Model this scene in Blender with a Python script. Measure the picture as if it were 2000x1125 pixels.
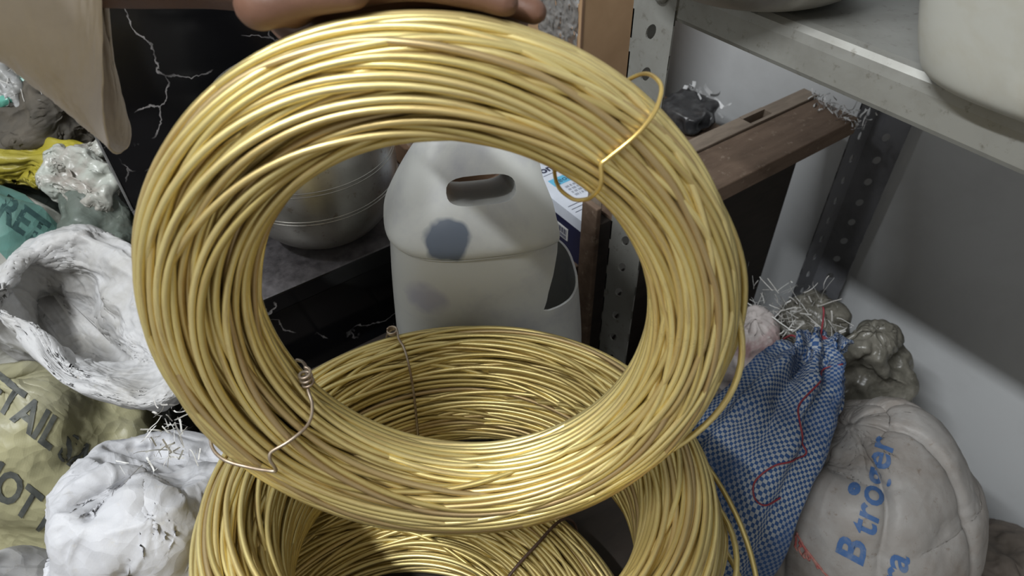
import bpy, bmesh, math, random
import numpy as np
from mathutils import Vector, Matrix
from mathutils.bvhtree import BVHTree

# ------------------------------------------------------------------ scene reset
for o in list(bpy.data.objects):
    bpy.data.objects.remove(o)
S = bpy.context.scene
COL = S.collection

# ------------------------------------------------------------------ camera, world, light, exposure
cam_d = bpy.data.cameras.new('camera')
cam_d.sensor_width = 36.0
cam_d.lens = 1345.0 / 2000.0 * 36.0
cam_d.clip_start = 0.01
cam = bpy.data.objects.new('camera', cam_d)
COL.objects.link(cam)
cam.matrix_world = Matrix(((0.8159, 0.4076, -0.4100, 0.0),
                           (-0.5779, 0.5531, -0.6002, 0.0),
                           (-0.0179, 0.7266, 0.6868, 1.40),
                           (0, 0, 0, 1)))
cam_d.dof.use_dof = True
cam_d.dof.focus_distance = 0.68
cam_d.dof.aperture_fstop = 9.0
S.camera = cam

world = bpy.data.worlds.new('room_fill')
S.world = world
world.use_nodes = True
wbg = world.node_tree.nodes['Background']
wbg.inputs[0].default_value = (1.0, 0.975, 0.92, 1)
wbg.inputs[1].default_value = 0.37

# a ceiling tube lamp, running parallel to the rack
tl = bpy.data.lights.new('ceiling_tube_light', 'AREA')
tl.shape = 'RECTANGLE'
tl.size, tl.size_y, tl.energy, tl.color = 1.2, 0.06, 54.0, (0.95, 0.98, 1.0)
tube_light = bpy.data.objects.new('ceiling_tube_light', tl)
COL.objects.link(tube_light)
lz = (Vector((-0.90, 0.32, 2.70)) - Vector((0.45, 0.32, 0.8))).normalized()
lx = Vector((0, 1, 0))
ly = lz.cross(lx)
tube_light.matrix_world = Matrix(((lx.x, ly.x, lz.x, -0.90), (lx.y, ly.y, lz.y, 0.32), (lx.z, ly.z, lz.z, 2.70), (0, 0, 0, 1)))

S.view_settings.view_transform = 'Standard'
S.view_settings.look = 'None'
S.view_settings.gamma = 1.0
S.view_settings.use_curve_mapping = False
S.view_settings.exposure = 0.0

# ------------------------------------------------------------------ numeric helpers
rng = np.random.default_rng(7)
_perm = np.random.default_rng(3).permutation(256)
_perm = np.concatenate([_perm, _perm, _perm])
_grad = np.random.default_rng(4).normal(size=(256, 3))
_grad /= np.linalg.norm(_grad, axis=1)[:, None]

def pnoise(p):
    p = np.asarray(p, float)
    i = np.floor(p).astype(int)
    fr = p - i
    u = fr * fr * fr * (fr * (fr * 6 - 15) + 10)
    i &= 255
    out = 0
    for dx in (0, 1):
        for dy in (0, 1):
            for dz in (0, 1):
                h = _perm[_perm[_perm[(i[..., 0] + dx) & 255] + ((i[..., 1] + dy) & 255)] + ((i[..., 2] + dz) & 255)]
                g = _grad[h]
                d = fr - np.array([dx, dy, dz])
                w = (u[..., 0] if dx else 1 - u[..., 0]) * (u[..., 1] if dy else 1 - u[..., 1]) * (u[..., 2] if dz else 1 - u[..., 2])
                out = out + w * (g * d).sum(-1)
    return out * 1.5

def fbm(p, n=3):
    s, a = 0, 1.0
    for k in range(n):
        s = s + a * pnoise(p * 2 ** k + 17.3 * k)
        a *= .5
    return s

def catmull(P, n, closed):
    P = np.asarray(P, float)
    m = len(P)
    if closed:
        t = np.arange(n) / n * m
    else:
        t = np.linspace(0, m - 1 - 1e-9, n)
    i = np.floor(t).astype(int)
    f = (t - i).reshape((-1,) + (1,) * (P.ndim - 1))
    def g(k):
        return P[k % m] if closed else P[np.clip(k, 0, m - 1)]
    p0, p1, p2, p3 = g(i - 1), g(i), g(i + 1), g(i + 2)
    return .5 * (2 * p1 + (p2 - p0) * f + (2 * p0 - 5 * p1 + 4 * p2 - p3) * f ** 2 + (3 * p1 - p0 - 3 * p2 + p3) * f ** 3)

# ------------------------------------------------------------------ object helpers
def link(o, parent=None):
    COL.objects.link(o)
    if parent is not None:
        o.parent = parent
        o.matrix_parent_inverse = Matrix.Translation(-Vector(parent.location))
    return o

def make(name, verts, faces, mat=None, parent=None, smooth=True, uv=None):
    me = bpy.data.meshes.new(name)
    me.from_pydata([tuple(map(float, v)) for v in verts], [], [tuple(map(int, f)) for f in faces])
    if uv is not None:
        l = me.uv_layers.new(name='UVMap')
        li = np.zeros(len(me.loops), int)
        me.loops.foreach_get('vertex_index', li)
        l.data.foreach_set('uv', np.asarray(uv, np.float32)[li].ravel())
    if smooth:
        me.polygons.foreach_set('use_smooth', [True] * len(me.polygons))
    if mat is not None:
        me.materials.append(mat)
    me.update()
    o = bpy.data.objects.new(name, me)
    return link(o, parent)

def bm_obj(name, bm, mat, parent=None, smooth=False):
    me = bpy.data.meshes.new(name)
    bm.to_mesh(me)
    bm.free()
    if mat is not None:
        me.materials.append(mat)
    if smooth:
        me.polygons.foreach_set('use_smooth', [True] * len(me.polygons))
    o = bpy.data.objects.new(name, me)
    return link(o, parent)

def empty(name, loc):
    o = bpy.data.objects.new(name, None)
    o.empty_display_size = .05
    o.location = loc
    o.matrix_world = Matrix.Translation(Vector(loc))
    return link(o)

def tag(o, label, cat, group=None, kind=None):
    o['label'] = label
    o['category'] = cat
    if group:
        o['group'] = group
    if kind:
        o['kind'] = kind
    return o

def structure(o):
    o['kind'] = 'structure'
    return o

def add_box(bm, lo, hi, bev=0.0, seg=2):
    lo, hi = Vector(lo), Vector(hi)
    r = bmesh.ops.create_cube(bm, size=1.0)
    vs = r['verts']
    for v in vs:
        v.co = Vector([(lo[k] + hi[k]) / 2 + v.co[k] * (hi[k] - lo[k]) for k in range(3)])
    if bev > 0:
        es = list({e for v in vs for e in v.link_edges})
        bmesh.ops.bevel(bm, geom=es, offset=bev, segments=seg, affect='EDGES', profile=.5)

def box(name, lo, hi, mat, parent=None, bev=0.002, seg=2):
    bm = bmesh.new()
    add_box(bm, lo, hi, bev, seg)
    return bm_obj(name, bm, mat, parent)

def grid_faces(nv, nu, closed_u=True, flip=False):
    F = []
    for j in range(nv - 1):
        for i in range(nu if closed_u else nu - 1):
            a, b = j * nu + i, j * nu + (i + 1) % nu
            q = (a, b, b + nu, a + nu)
            F.append(q[::-1] if flip else q)
    return F

def grid_normals(G, closed_u=True):
    if closed_u:
        du = np.roll(G, -1, 1) - np.roll(G, 1, 1)
    else:
        du = np.gradient(G, axis=1)
    dv = np.gradient(G, axis=0)
    n = np.cross(du, dv)
    return n / (np.linalg.norm(n, axis=-1, keepdims=True) + 1e-9)

def tube_arrays(P, r, sides=8, closed=False):
    P = np.asarray(P, float)
    n = len(P)
    T = (np.roll(P, -1, 0) - np.roll(P, 1, 0)) if closed else np.gradient(P, axis=0)
    T /= np.linalg.norm(T, axis=1)[:, None] + 1e-12
    ref = np.array([0.31, 0.52, 0.79])
    if abs(T @ ref).max() > .97:
        ref = np.array([0.9, -.4, .1])
    N = np.zeros_like(P)
    v = ref - T[0] * (ref @ T[0])
    N[0] = v / np.linalg.norm(v)
    for k in range(1, n):
        v = N[k - 1] - T[k] * (N[k - 1] @ T[k])
        N[k] = v / np.linalg.norm(v)
    B = np.cross(T, N)
    if closed:
        v = N[-1] - T[0] * (N[-1] @ T[0])
        ang = math.atan2(v @ B[0], v @ N[0])
        a = (-ang * np.arange(n) / n)[:, None]
        N, B = N * np.cos(a) + B * np.sin(a), -N * np.sin(a) + B * np.cos(a)
    th = np.arange(sides) / sides * 2 * np.pi
    rr = np.broadcast_to(np.asarray(r, float), (n,))[:, None, None]
    V = P[:, None] + rr * (np.cos(th)[None, :, None] * N[:, None] + np.sin(th)[None, :, None] * B[:, None])
    F = []
    m = n if closed else n - 1
    for j in range(m):
        j2 = (j + 1) % n
        for i in range(sides):
            i2 = (i + 1) % sides
            F.append((j * sides + i, j * sides + i2, j2 * sides + i2, j2 * sides + i))
    L = np.concatenate([[0], np.cumsum(np.linalg.norm(np.diff(P, axis=0), axis=1))])
    uv = np.stack([np.repeat(L, sides), np.tile(th / 6.2832, n)], 1)
    if not closed:
        F.append(tuple(range(sides))[::-1])
        F.append(tuple((n - 1) * sides + k for k in range(sides)))
    return V.reshape(-1, 3), F, uv

def tube(name, P, r, mat, parent=None, sides=8, closed=False):
    V, F, uv = tube_arrays(P, r, sides, closed)
    return make(name, V, F, mat, parent, True, uv)

def lathe(name, prof, c, mat, parent=None, n=64, axis=None):
    prof = np.asarray(prof, float)
    th = np.arange(n) / n * 2 * np.pi
    G = np.zeros((len(prof), n, 3))
    G[..., 0] = prof[:, 0][:, None] * np.cos(th)
    G[..., 1] = prof[:, 0][:, None] * np.sin(th)
    G[..., 2] = prof[:, 1][:, None]
    V = G.reshape(-1, 3)
    if axis is not None:
        q = Vector((0, 0, 1)).rotation_difference(Vector(axis))
        V = V @ np.array(q.to_matrix()).T
    V = V + np.array(c)
    return make(name, V, grid_faces(len(prof), n), mat, parent)

def evaluated_replace(o):
    dg = bpy.context.evaluated_depsgraph_get()
    dg.update()
    me = bpy.data.meshes.new_from_object(o.evaluated_get(dg))
    o.modifiers.clear()
    o.data = me
    return o

def bvh_of(o):
    me = o.data
    mw = o.matrix_world
    return BVHTree.FromPolygons([mw @ v.co for v in me.vertices], [tuple(p.vertices) for p in me.polygons])

def snap(bvh, pts, off):
    out = []
    for p in pts:
        loc, nor, i, d = bvh.find_nearest(Vector(p))
        out.append(np.array(loc + nor * off))
    return np.array(out)

# ------------------------------------------------------------------ materials
def new_mat(name, rough=.6, metal=0.0, col=(.5, .5, .5), spec=.5):
    m = bpy.data.materials.new(name)
    m.use_nodes = True
    p = m.node_tree.nodes['Principled BSDF']
    p.inputs['Roughness'].default_value = rough
    p.inputs['Metallic'].default_value = metal
    p.inputs['Base Color'].default_value = (*col, 1)
    p.inputs['Specular IOR Level'].default_value = spec
    return m, m.node_tree, p

def nd(nt, typ, **kw):
    n = nt.nodes.new(typ)
    for k, v in kw.items():
        if k in n.inputs:
            n.inputs[k].default_value = v
        else:
            setattr(n, k, v)
    return n

def lk(nt, a, ao, b, bi):
    nt.links.new(a.outputs[ao], b.inputs[bi])

def noise_n(nt, scale, detail=4, coord='Object', rough=.6, dist=0.0, stretch=None):
    tc = nd(nt, 'ShaderNodeTexCoord')
    n = nd(nt, 'ShaderNodeTexNoise')
    n.inputs['Scale'].default_value = scale
    n.inputs['Detail'].default_value = detail
    n.inputs['Roughness'].default_value = rough
    n.inputs['Distortion'].default_value = dist
    if stretch:
        mp = nd(nt, 'ShaderNodeMapping')
        mp.inputs['Scale'].default_value = stretch
        lk(nt, tc, coord, mp, 'Vector')
        lk(nt, mp, 'Vector', n, 'Vector')
    else:
        lk(nt, tc, coord, n, 'Vector')
    return n

def ramp(nt, src, out, stops):
    r = nd(nt, 'ShaderNodeValToRGB')
    e = r.color_ramp.elements
    while len(e) < len(stops):
        e.new(.5)
    for k, (pos, c) in enumerate(stops):
        e[k].position = pos
        e[k].color = (*c, 1) if len(c) == 3 else c
    lk(nt, src, out, r, 'Fac')
    return r

def mixc(nt, fac, a, b, mode='MIX'):
    m = nd(nt, 'ShaderNodeMix')
    m.data_type = 'RGBA'
    m.blend_type = mode
    for v, idx in ((fac, 0), (a, 6), (b, 7)):
        if isinstance(v, (int, float)):
            m.inputs[idx].default_value = v
        elif isinstance(v, tuple):
            m.inputs[idx].default_value = (*v, 1) if len(v) == 3 else v
        else:
            nt.links.new(v, m.inputs[idx])
    return m.outputs[2]

def bump(nt, p, src, strength=.3, dist=.002, prev=None):
    b = nd(nt, 'ShaderNodeBump')
    b.inputs['Strength'].default_value = strength
    b.inputs['Distance'].default_value = dist
    nt.links.new(src, b.inputs['Height'])
    if prev is not None:
        nt.links.new(prev, b.inputs['Normal'])
    nt.links.new(b.outputs[0], p.inputs['Normal'])
    return b.outputs[0]

def m_dirty(name, c1, c2, scale=8, rough=.6, lo=.4, hi=.65, metal=0, bumpd=0.0, spec=.5, detail=6, coord='Object', stretch=None, c3=None):
    m, nt, p = new_mat(name, rough, metal, c1, spec)
    n = noise_n(nt, scale, detail, coord, .65, .3, stretch)
    r = ramp(nt, n, 'Fac', [(lo, c1), (hi, c2)])
    out = r.outputs[0]
    if c3:
        n3 = noise_n(nt, scale * 6, 5, coord, .7)
        r3 = ramp(nt, n3, 'Fac', [(.58, (0, 0, 0)), (.70, (1, 1, 1))])
        out = mixc(nt, r3.outputs[0], out, c3)
    nt.links.new(out, p.inputs['Base Color'])
    if bumpd:
        n2 = noise_n(nt, scale * 8, 6, coord)
        bump(nt, p, n2.outputs['Fac'], .5, bumpd)
    return m

def m_brass():
    m, nt, p = new_mat('brass', .36, .78, (.74, .56, .2))
    oi = nd(nt, 'ShaderNodeObjectInfo')
    base = ramp(nt, oi, 'Random', [(0, (.57, .46, .18)), (.35, (.73, .61, .26)), (.7, (.80, .68, .315)), (.90, (.65, .515, .225)), (1.0, (.44, .33, .18))])
    n = noise_n(nt, 1.0, 5, 'UV', .7, 0, (22, 5, 1))
    tarn = ramp(nt, n, 'Fac', [(.47, (0, 0, 0)), (.74, (1, 1, 1))])
    c = mixc(nt, tarn.outputs[0], base.outputs[0], (.40, .27, .12))
    n2 = noise_n(nt, 1.0, 4, 'UV', .75, 0, (160, 26, 1))
    sp = ramp(nt, n2, 'Fac', [(.655, (0, 0, 0)), (.72, (1, 1, 1))])
    c = mixc(nt, sp.outputs[0], c, (.13, .08, .05))
    nt.links.new(c, p.inputs['Base Color'])
    rr = ramp(nt, n, 'Fac', [(.35, (.36,) * 3), (.8, (.58,) * 3)])
    lk(nt, rr, 0, p, 'Roughness')
    bump(nt, p, n2.outputs['Fac'], .15, .0004)
    return m

def weave_height(nt, pitch):
    tc = nd(nt, 'ShaderNodeTexCoord')
    mp = nd(nt, 'ShaderNodeMapping')
    mp.inputs['Scale'].default_value = (1 / pitch, 1 / pitch, 1)
    lk(nt, tc, 'UV', mp, 'Vector')
    ch = nd(nt, 'ShaderNodeTexChecker')
    ch.inputs['Scale'].default_value = 1.0
    ch.inputs['Color1'].default_value = (1, 1, 1, 1)
    ch.inputs['Color2'].default_value = (.0, .0, .0, 1)
    lk(nt, mp, 'Vector', ch, 'Vector')
    return ch

def m_sack(name, col, dirt, rough=.5, pitch=.0026, wstr=.45, lo=.45, hi=.75, band=None, c3=None, spec=.4, scale=7, trans=0.0, facet=.55):
    """woven polypropylene: weave relief, soiling, optional band of another colour along U"""
    m, nt, p = new_mat(name, rough, 0, col, spec)
    base = col
    if band:
        tc = nd(nt, 'ShaderNodeTexCoord')
        vm = nd(nt, 'ShaderNodeVectorMath', operation='DOT_PRODUCT')
        vm.inputs[1].default_value = band[0]
        lk(nt, tc, 'Object', vm, 0)
        mm = nd(nt, 'ShaderNodeMapRange')
        mm.inputs['From Min'].default_value = band[1] - .5
        mm.inputs['From Max'].default_value = band[1] + .5
        lk(nt, vm, 'Value', mm, 'Value')
        w = band[2] / 2
        r = ramp(nt, mm, 'Result', [(max(0, .5 - w - .004), (0, 0, 0)), (.5 - w, (1, 1, 1)), (.5 + w, (1, 1, 1)), (.5 + w + .004, (0, 0, 0))])
        base = mixc(nt, r.outputs[0], col, band[3])
    n = noise_n(nt, scale, 6, 'Object', .65, .4)
    r = ramp(nt, n, 'Fac', [(lo, (0, 0, 0)), (hi, (1, 1, 1))])
    c = mixc(nt, r.outputs[0], base, dirt)
    if c3:
        n3 = noise_n(nt, scale * 9, 5, 'Object', .75)
        r3 = ramp(nt, n3, 'Fac', [(.60, (0, 0, 0)), (.72, (1, 1, 1))])
        c = mixc(nt, r3.outputs[0], c, c3)
    nt.links.new(c, p.inputs['Base Color'])
    ch = weave_height(nt, pitch)
    b1 = bump(nt, p, ch.outputs['Fac'], wstr, .0006)
    tcv = nd(nt, 'ShaderNodeTexCoord')
    nw = nd(nt, 'ShaderNodeTexNoise')
    nw.inputs['Scale'].default_value = 14
    lk(nt, tcv, 'Object', nw, 'Vector')
    ad = nd(nt, 'ShaderNodeVectorMath', operation='MULTIPLY_ADD')
    ad.inputs[1].default_value = (.05, .05, .05)
    lk(nt, nw, 'Color', ad, 0)
    lk(nt, tcv, 'Object', ad, 2)
    prev = b1
    for sc, ds in ((19, .010), (47, .0045)):
        vo = nd(nt, 'ShaderNodeTexVoronoi')
        vo.inputs['Scale'].default_value = sc
        lk(nt, ad, 0, vo, 'Vector')
        prev = bump(nt, p, vo.outputs['Distance'], facet, ds, prev)
    if trans:
        p.inputs['Subsurface Weight'].default_value = trans
        p.inputs['Subsurface Radius'].default_value = (.02, .02, .02)
        p.inputs['Subsurface Scale'].default_value = .5
    return m

def m_check(name, c1, c2, pitch):
    m, nt, p = new_mat(name, .6, 0, c1, .25)
    ch = weave_height(nt, pitch)
    n = noise_n(nt, 9, 5, 'Object', .65, .3)
    r = ramp(nt, n, 'Fac', [(.48, (0, 0, 0)), (.62, (1, 1, 1))])
    cw = mixc(nt, r.outputs[0], c2, tuple(.45 * a + .55 * b for a, b in zip(c2, c1)))
    c = mixc(nt, ch.outputs['Fac'], c1, cw)
    nt.links.new(c, p.inputs['Base Color'])
    bump(nt, p, ch.outputs['Fac'], .35, .001)
    return m

def m_marble():
    m, nt, p = new_mat('black_marble', .12, 0, (.006, .006, .007), .5)
    tc = nd(nt, 'ShaderNodeTexCoord')
    nw = nd(nt, 'ShaderNodeTexNoise')
    nw.inputs['Scale'].default_value = 9
    nw.inputs['Detail'].default_value = 6
    lk(nt, tc, 'Object', nw, 'Vector')
    ad = nd(nt, 'ShaderNodeVectorMath', operation='MULTIPLY_ADD')
    ad.inputs[1].default_value = (.16, .16, .16)
    lk(nt, nw, 'Color', ad, 0)
    lk(nt, tc, 'Object', ad, 2)
    vo = nd(nt, 'ShaderNodeTexVoronoi')
    vo.feature = 'DISTANCE_TO_EDGE'
    vo.inputs['Scale'].default_value = 5.0
    lk(nt, ad, 0, vo, 'Vector')
    v = ramp(nt, vo, 'Distance', [(0.0, (.9, .9, .9)), (.003, (.7, .7, .7)), (.0065, (0, 0, 0))])
    nm = noise_n(nt, 7, 3, 'Object')
    mk = ramp(nt, nm, 'Fac', [(.505, (0, 0, 0)), (.565, (1, 1, 1))])
    mu = nd(nt, 'ShaderNodeMath', operation='MULTIPLY')
    lk(nt, v, 0, mu, 0)
    lk(nt, mk, 0, mu, 1)
    # dust on the upward faces
    n5 = noise_n(nt, 55, 8, 'Object', .75)
    geo = nd(nt, 'ShaderNodeNewGeometry')
    sx = nd(nt, 'ShaderNodeSeparateXYZ')
    lk(nt, geo, 'Normal', sx, 0)
    mr = nd(nt, 'ShaderNodeMapRange')
    mr.inputs['From Min'].default_value = .6
    mr.inputs['From Max'].default_value = .95
    lk(nt, sx, 'Z', mr, 'Value')
    dr = ramp(nt, n5, 'Fac', [(.36, (.30,) * 3), (.64, (.80,) * 3)])
    du = nd(nt, 'ShaderNodeMath', operation='MULTIPLY')
    lk(nt, mr, 'Result', du, 0)
    lk(nt, dr, 0, du, 1)
    c = mixc(nt, mu.outputs[0], (.006, .006, .007), (.42, .40, .40))
    c = mixc(nt, du.outputs[0], c, (.13, .12, .125))
    nt.links.new(c, p.inputs['Base Color'])
    rr = nd(nt, 'ShaderNodeMapRange')
    rr.inputs['To Min'].default_value = .14
    rr.inputs['To Max'].default_value = .6
    lk(nt, du, 0, rr, 'Value')
    lk(nt, rr, 'Result', p, 'Roughness')
    return m

def m_plastic(name, col, stain, trans=.35, rough=.4, scale=9, lo=.5, hi=.75):
    m = m_dirty(name, col, stain, scale, rough, lo, hi, 0, 0, .4)
    p = m.node_tree.nodes['Principled BSDF']
    p.inputs['Subsurface Weight'].default_value = trans
    p.inputs['Subsurface Radius'].default_value = (.03, .03, .03)
    p.inputs['Subsurface Scale'].default_value = .4
    return m

M = {}
M['brass'] = m_brass()
M['tie_brass'] = m_dirty('tie_brass', (.78, .58, .20), (.6, .42, .16), 60, .32, metal=.85)
M['tie_steel'] = m_dirty('tie_steel', (.42, .36, .29), (.30, .22, .16), 90, .42, metal=.8)
M['tie_rust'] = m_dirty('tie_rust', (.14, .09, .07), (.08, .05, .04), 90, .6, metal=.5)
M['wall'] = m_dirty('wall_paint', (.56, .575, .585), (.48, .49, .495), 5, .55, .45, .8, bumpd=.0006, c3=None)
M['concrete'] = m_dirty('concrete', (.20, .19, .17), (.12, .11, .10), 9, .85, bumpd=.002)
M['marble'] = m_marble()
M['rack'] = m_dirty('rack_steel', (.27, .27, .25), (.20, .195, .175), 14, .42, .45, .75, metal=.35, c3=(.16, .15, .13))
M['rack_dark'] = m_dirty('rack_steel_grey', (.24, .245, .265), (.16, .16, .17), 14, .45, .45, .75, metal=.35)
M['wood'] = m_dirty('old_wood', (.17, .115, .080), (.105, .068, .045), 11, .75, .35, .7, bumpd=.0015, stretch=(1, 5, 5), c3=(.27, .21, .16))
M['wood_dark'] = m_dirty('dark_wood', (.035, .026, .020), (.018, .014, .011), 11, .7, .35, .7, bumpd=.001, stretch=(1, 5, 5))
M['wood_pale'] = m_dirty('pale_batten', (.25, .20, .155), (.16, .125, .095), 16, .75, .35, .7, bumpd=.001, stretch=(1, 5, 5))
M['steel'] = m_dirty('dull_steel', (.40, .39, .36), (.30, .285, .255), 16, .32, .4, .7, metal=.8, c3=(.24, .21, .17))
M['steel_bowl'] = m_dirty('bowl_steel', (.40, .39, .36), (.30, .28, .25), 10, .38, .4, .7, metal=.6)
M['can'] = m_plastic('can_plastic', (.50, .51, .49), (.35, .355, .39), .2, .42, 11, .46, .76)
M['jug'] = m_plastic('jug_plastic', (.43, .43, .39), (.33, .29, .21), .25, .35, 8, .52, .85)
M['carton'] = m_dirty('cardboard', (.42, .27, .15), (.36, .225, .12), 12, .75, .4, .7)
M['carton_dark'] = m_dirty('cardboard_shabby', (.23, .14, .08), (.17, .10, .06), 14, .8, .4, .7)
M['skin'] = m_dirty('skin', (.15, .075, .048), (.115, .055, .036), 16, .5, .35, .75, bumpd=.0006)
M['sleeve'] = m_dirty('sleeve_cotton', (.55, .49, .425), (.45, .395, .33), 9, .85, .4, .75, bumpd=.0008)
M['nail'] = m_dirty('nail', (.5, .32, .24), (.45, .28, .2), 30, .35)

# ------------------------------------------------------------------ the setting
structure(box('floor', (-1.6, -1.5, -.05), (1.3, 1.4, 0), M['concrete'], bev=0))
structure(box('wall_right', (1.20, -1.5, 0), (1.30, 1.40, 2.8), M['wall'], bev=0))
structure(box('wall_back', (-1.6, 1.30, 0), (1.20, 1.40, 2.8), M['wall'], bev=0))

# ------------------------------------------------------------------ wire coils
def relax_bundle(N, K, a, b, d, seed, wander=1.0, ka=0.0, kb=0.0, iters=48, loose=0):
    r = np.random.default_rng(seed)
    th = np.arange(K) / K * 2 * np.pi
    m = (1 + ka * np.cos(th) + kb * np.sin(th))[:, None]
    ang = r.uniform(0, 2 * np.pi, N)
    rad = np.sqrt(r.uniform(.35, 1.0, N))
    p = np.zeros((K, N, 2), np.float32)
    p[:, :, 0] = a * rad * np.cos(ang)
    p[:, :, 1] = b * rad * np.sin(ang)
    for h in (1, 2, 3):
        amp = wander * d * (1.9, 1.3, .6)[h - 1]
        for ax in (0, 1):
            p[:, :, ax] += amp * r.normal(size=N) * .6 * np.cos(h * th[:, None] + r.uniform(0, 6.28, N))
    # turns also migrate around the section
    tw = r.normal(size=N) * .55 * wander
    ph = r.uniform(0, 6.28, N)
    al = tw * np.cos(th[:, None] + ph)
    x, y = p[..., 0] / a, p[..., 1] / b
    p[..., 0], p[..., 1] = a * (x * np.cos(al) - y * np.sin(al)), b * (x * np.sin(al) + y * np.cos(al))
    A, Bv = a * m - d / 2, b * m - d / 2
    slack = np.ones(N)
    if loose:
        slack[:loose] = 1.0
    A, Bv = A.astype(np.float32), Bv.astype(np.float32)
    for it in range(iters):
        dx = p[:, :, None, 0] - p[:, None, :, 0]
        dy = p[:, :, None, 1] - p[:, None, :, 1]
        L = np.sqrt(dx * dx + dy * dy) + np.float32(1e-6)
        ov = np.maximum(np.float32(d) - L, 0) / L
        p = p + np.float32(.33) * np.stack([(ov * dx).sum(2), (ov * dy).sum(2)], -1)
        # stiffness of the wire
        s = .5 * (np.roll(p, 1, 0) + np.roll(p, -1, 0))
        p = p * .70 + s * .30
        q = (np.abs(p[..., 0] / A) ** 2.6 + np.abs(p[..., 1] / Bv) ** 2.6) ** (1 / 2.6)
        f = np.where(q > slack, slack / np.maximum(q, 1e-6), 1.0)
        p *= (1 + (f - 1) * .6)[..., None]
        f2 = np.where(q < .42, 1 + .12 * (.42 - q), 1.0)
        p *= f2[..., None]
    return p

def coil(name, c, n, u, R, a, b, d, N, seed, label, ka=0, kb=0, r2c=0, r2s=0, seg=132, wander=.82, loose=(), group='coils of brass wire'):
    c, n, u = (np.array(v, float) for v in (c, n, u))
    n /= np.linalg.norm(n)
    u = u - n * (u @ n)
    u /= np.linalg.norm(u)
    v = np.cross(n, u)
    root = empty(name, tuple(c))
    tag(root, label, 'wire coil', group)
    K = 36
    p = relax_bundle(N, K, a, b, d, seed, wander, ka, kb)
    P = catmull(p, seg, True)
    th = np.arange(seg) / seg * 2 * np.pi
    Rc = R * (1 + r2c * np.cos(2 * th) + r2s * np.sin(2 * th))
    er = np.cos(th)[:, None] * u + np.sin(th)[:, None] * v
    r = np.random.default_rng(seed + 50)
    for i in range(N):
        lo = np.zeros(seg)
        la = np.zeros(seg)
        if i < len(loose):
            t0, wd, da, db = loose[i]
            w = np.exp(-((th - t0 + np.pi) % (2 * np.pi) - np.pi) ** 2 / (2 * wd ** 2))
            k = np.argmax(w)
            pk = P[k, i]
            P[:, i, 0] += w * (a - d * .5 + da - pk[0])
            P[:, i, 1] += w * (db - pk[1])
        L = c + (Rc + P[:, i, 0])[:, None] * er + P[:, i, 1][:, None] * n
        V, F, uv = tube_arrays(L, d / 2, 7, True)
        uv[:, 0] += r.uniform(0, 50)
        uv[:, 1] += r.uniform(0, 5)
        make('wire_turn', V, F, M['brass'], root, True, uv)
    frame = dict(c=c, n=n, u=u, v=v, R=R, a=a, b=b, ka=ka, kb=kb, r2c=r2c, r2s=r2s)
    return root, frame

def on_coil(fr, th, s, off=0.0):
    """point on the bundle surface: th around the ring, s around the section (0 = outward, 90 = towards +n)"""
    m = 1 + fr['ka'] * math.cos(th) + fr['kb'] * math.sin(th)
    cs, sn = math.cos(s), math.sin(s)
    k = (abs(cs) ** 2.6 + abs(sn) ** 2.6) ** (-1 / 2.6)
    r = fr['R'] * (1 + fr['r2c'] * math.cos(2 * th) + fr['r2s'] * math.sin(2 * th)) + (fr['a'] * m + off) * k * cs
    return fr['c'] + r * (math.cos(th) * fr['u'] + math.sin(th) * fr['v']) + (fr['b'] * m + off) * k * sn * fr['n']

def tie(root, fr, pts, r, mat, n=160):
    """tie wire through (theta deg, section deg, offset mm) points"""
    P = np.array([(math.radians(t), math.radians(s), o / 1000) for t, s, o in pts])
    Q = catmull(P, n, False)
    X = np.array([on_coil(fr, *q) for q in Q])
    return tube('tie_wire', X, r, mat, root, 8)

C1, F1 = coil('wire_coil', (.1523, .2984, 1.0581), (-.5487, -.81, .2072), (.8279, -.5608, 0), .2 - .0337, .0337, .0363, .0050, 150, 11,
              'brass wire coil held up on edge by the hand, tied twice', ka=-.119, kb=.0322, r2c=.0018, r2s=-.0184,
              loose=((math.radians(-18), .36, .011, .010), (math.radians(182), .30, .007, .008), (math.radians(20), .25, -.001, -.02), (math.radians(-8), .5, .004, .0)))
C2, F2 = coil('wire_coil', (.135, .285, .822), (.113, .174, .978), (.816, -.578, 0), .225 - .036, .036, .074, .0050, 245, 23,
              'upper brass wire coil lying flat below the held one', loose=((math.radians(-22), .55, .030, -.035), (math.radians(-14), .5, .014, .01), (math.radians(-30), .6, .042, -.05), (math.radians(8), .4, .010, .0), (math.radians(172), .4, .010, .02), (math.radians(185), .5, .016, -.02)))
C3, F3 = coil('wire_coil', (.022, .232, .698), (.03, .06, 1.0), (.816, -.578, 0), .235 - .056, .056, .036, .0050, 200, 37,
              'lowest brass wire coil, seen through the hole of the coil above')

tie(C1, F1, [(54, -120, 2), (53, -60, 2), (52, -15, 9), (51, 10, 10), (50.5, 30, 5), (51, 55, 2.5), (52, 78, 2), (52.8, 95, 2), (53, 103, 2.5), (51, 112, 3.5), (49.6, 120, 3.5),
             (48.3, 136, 2.5), (47.5, 152, 4), (48.5, 172, 10), (52, 186, 12), (55, 205, 8), (56, 230, 2)], .0013, M['tie_brass'])
tie(C1, F1, [(204, -60, 2), (204.5, -20, 3), (206, 15, 5), (208.5, 45, 3), (211.5, 65, 2), (215, 80, 2), (217.2, 90, 2.5), (216, 96, 4), (213, 101, 4), (212, 108, 2), (213, 128, 2), (214, 150, 3), (212, 168, 3), (208.5, 182, 2), (206, 200, 2), (205, 235, 2)], .0013, M['tie_steel'])
ky = np.linspace(0, 1, 60)
kb_ = on_coil(F1, math.radians(206.5), math.radians(186), .004)
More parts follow.
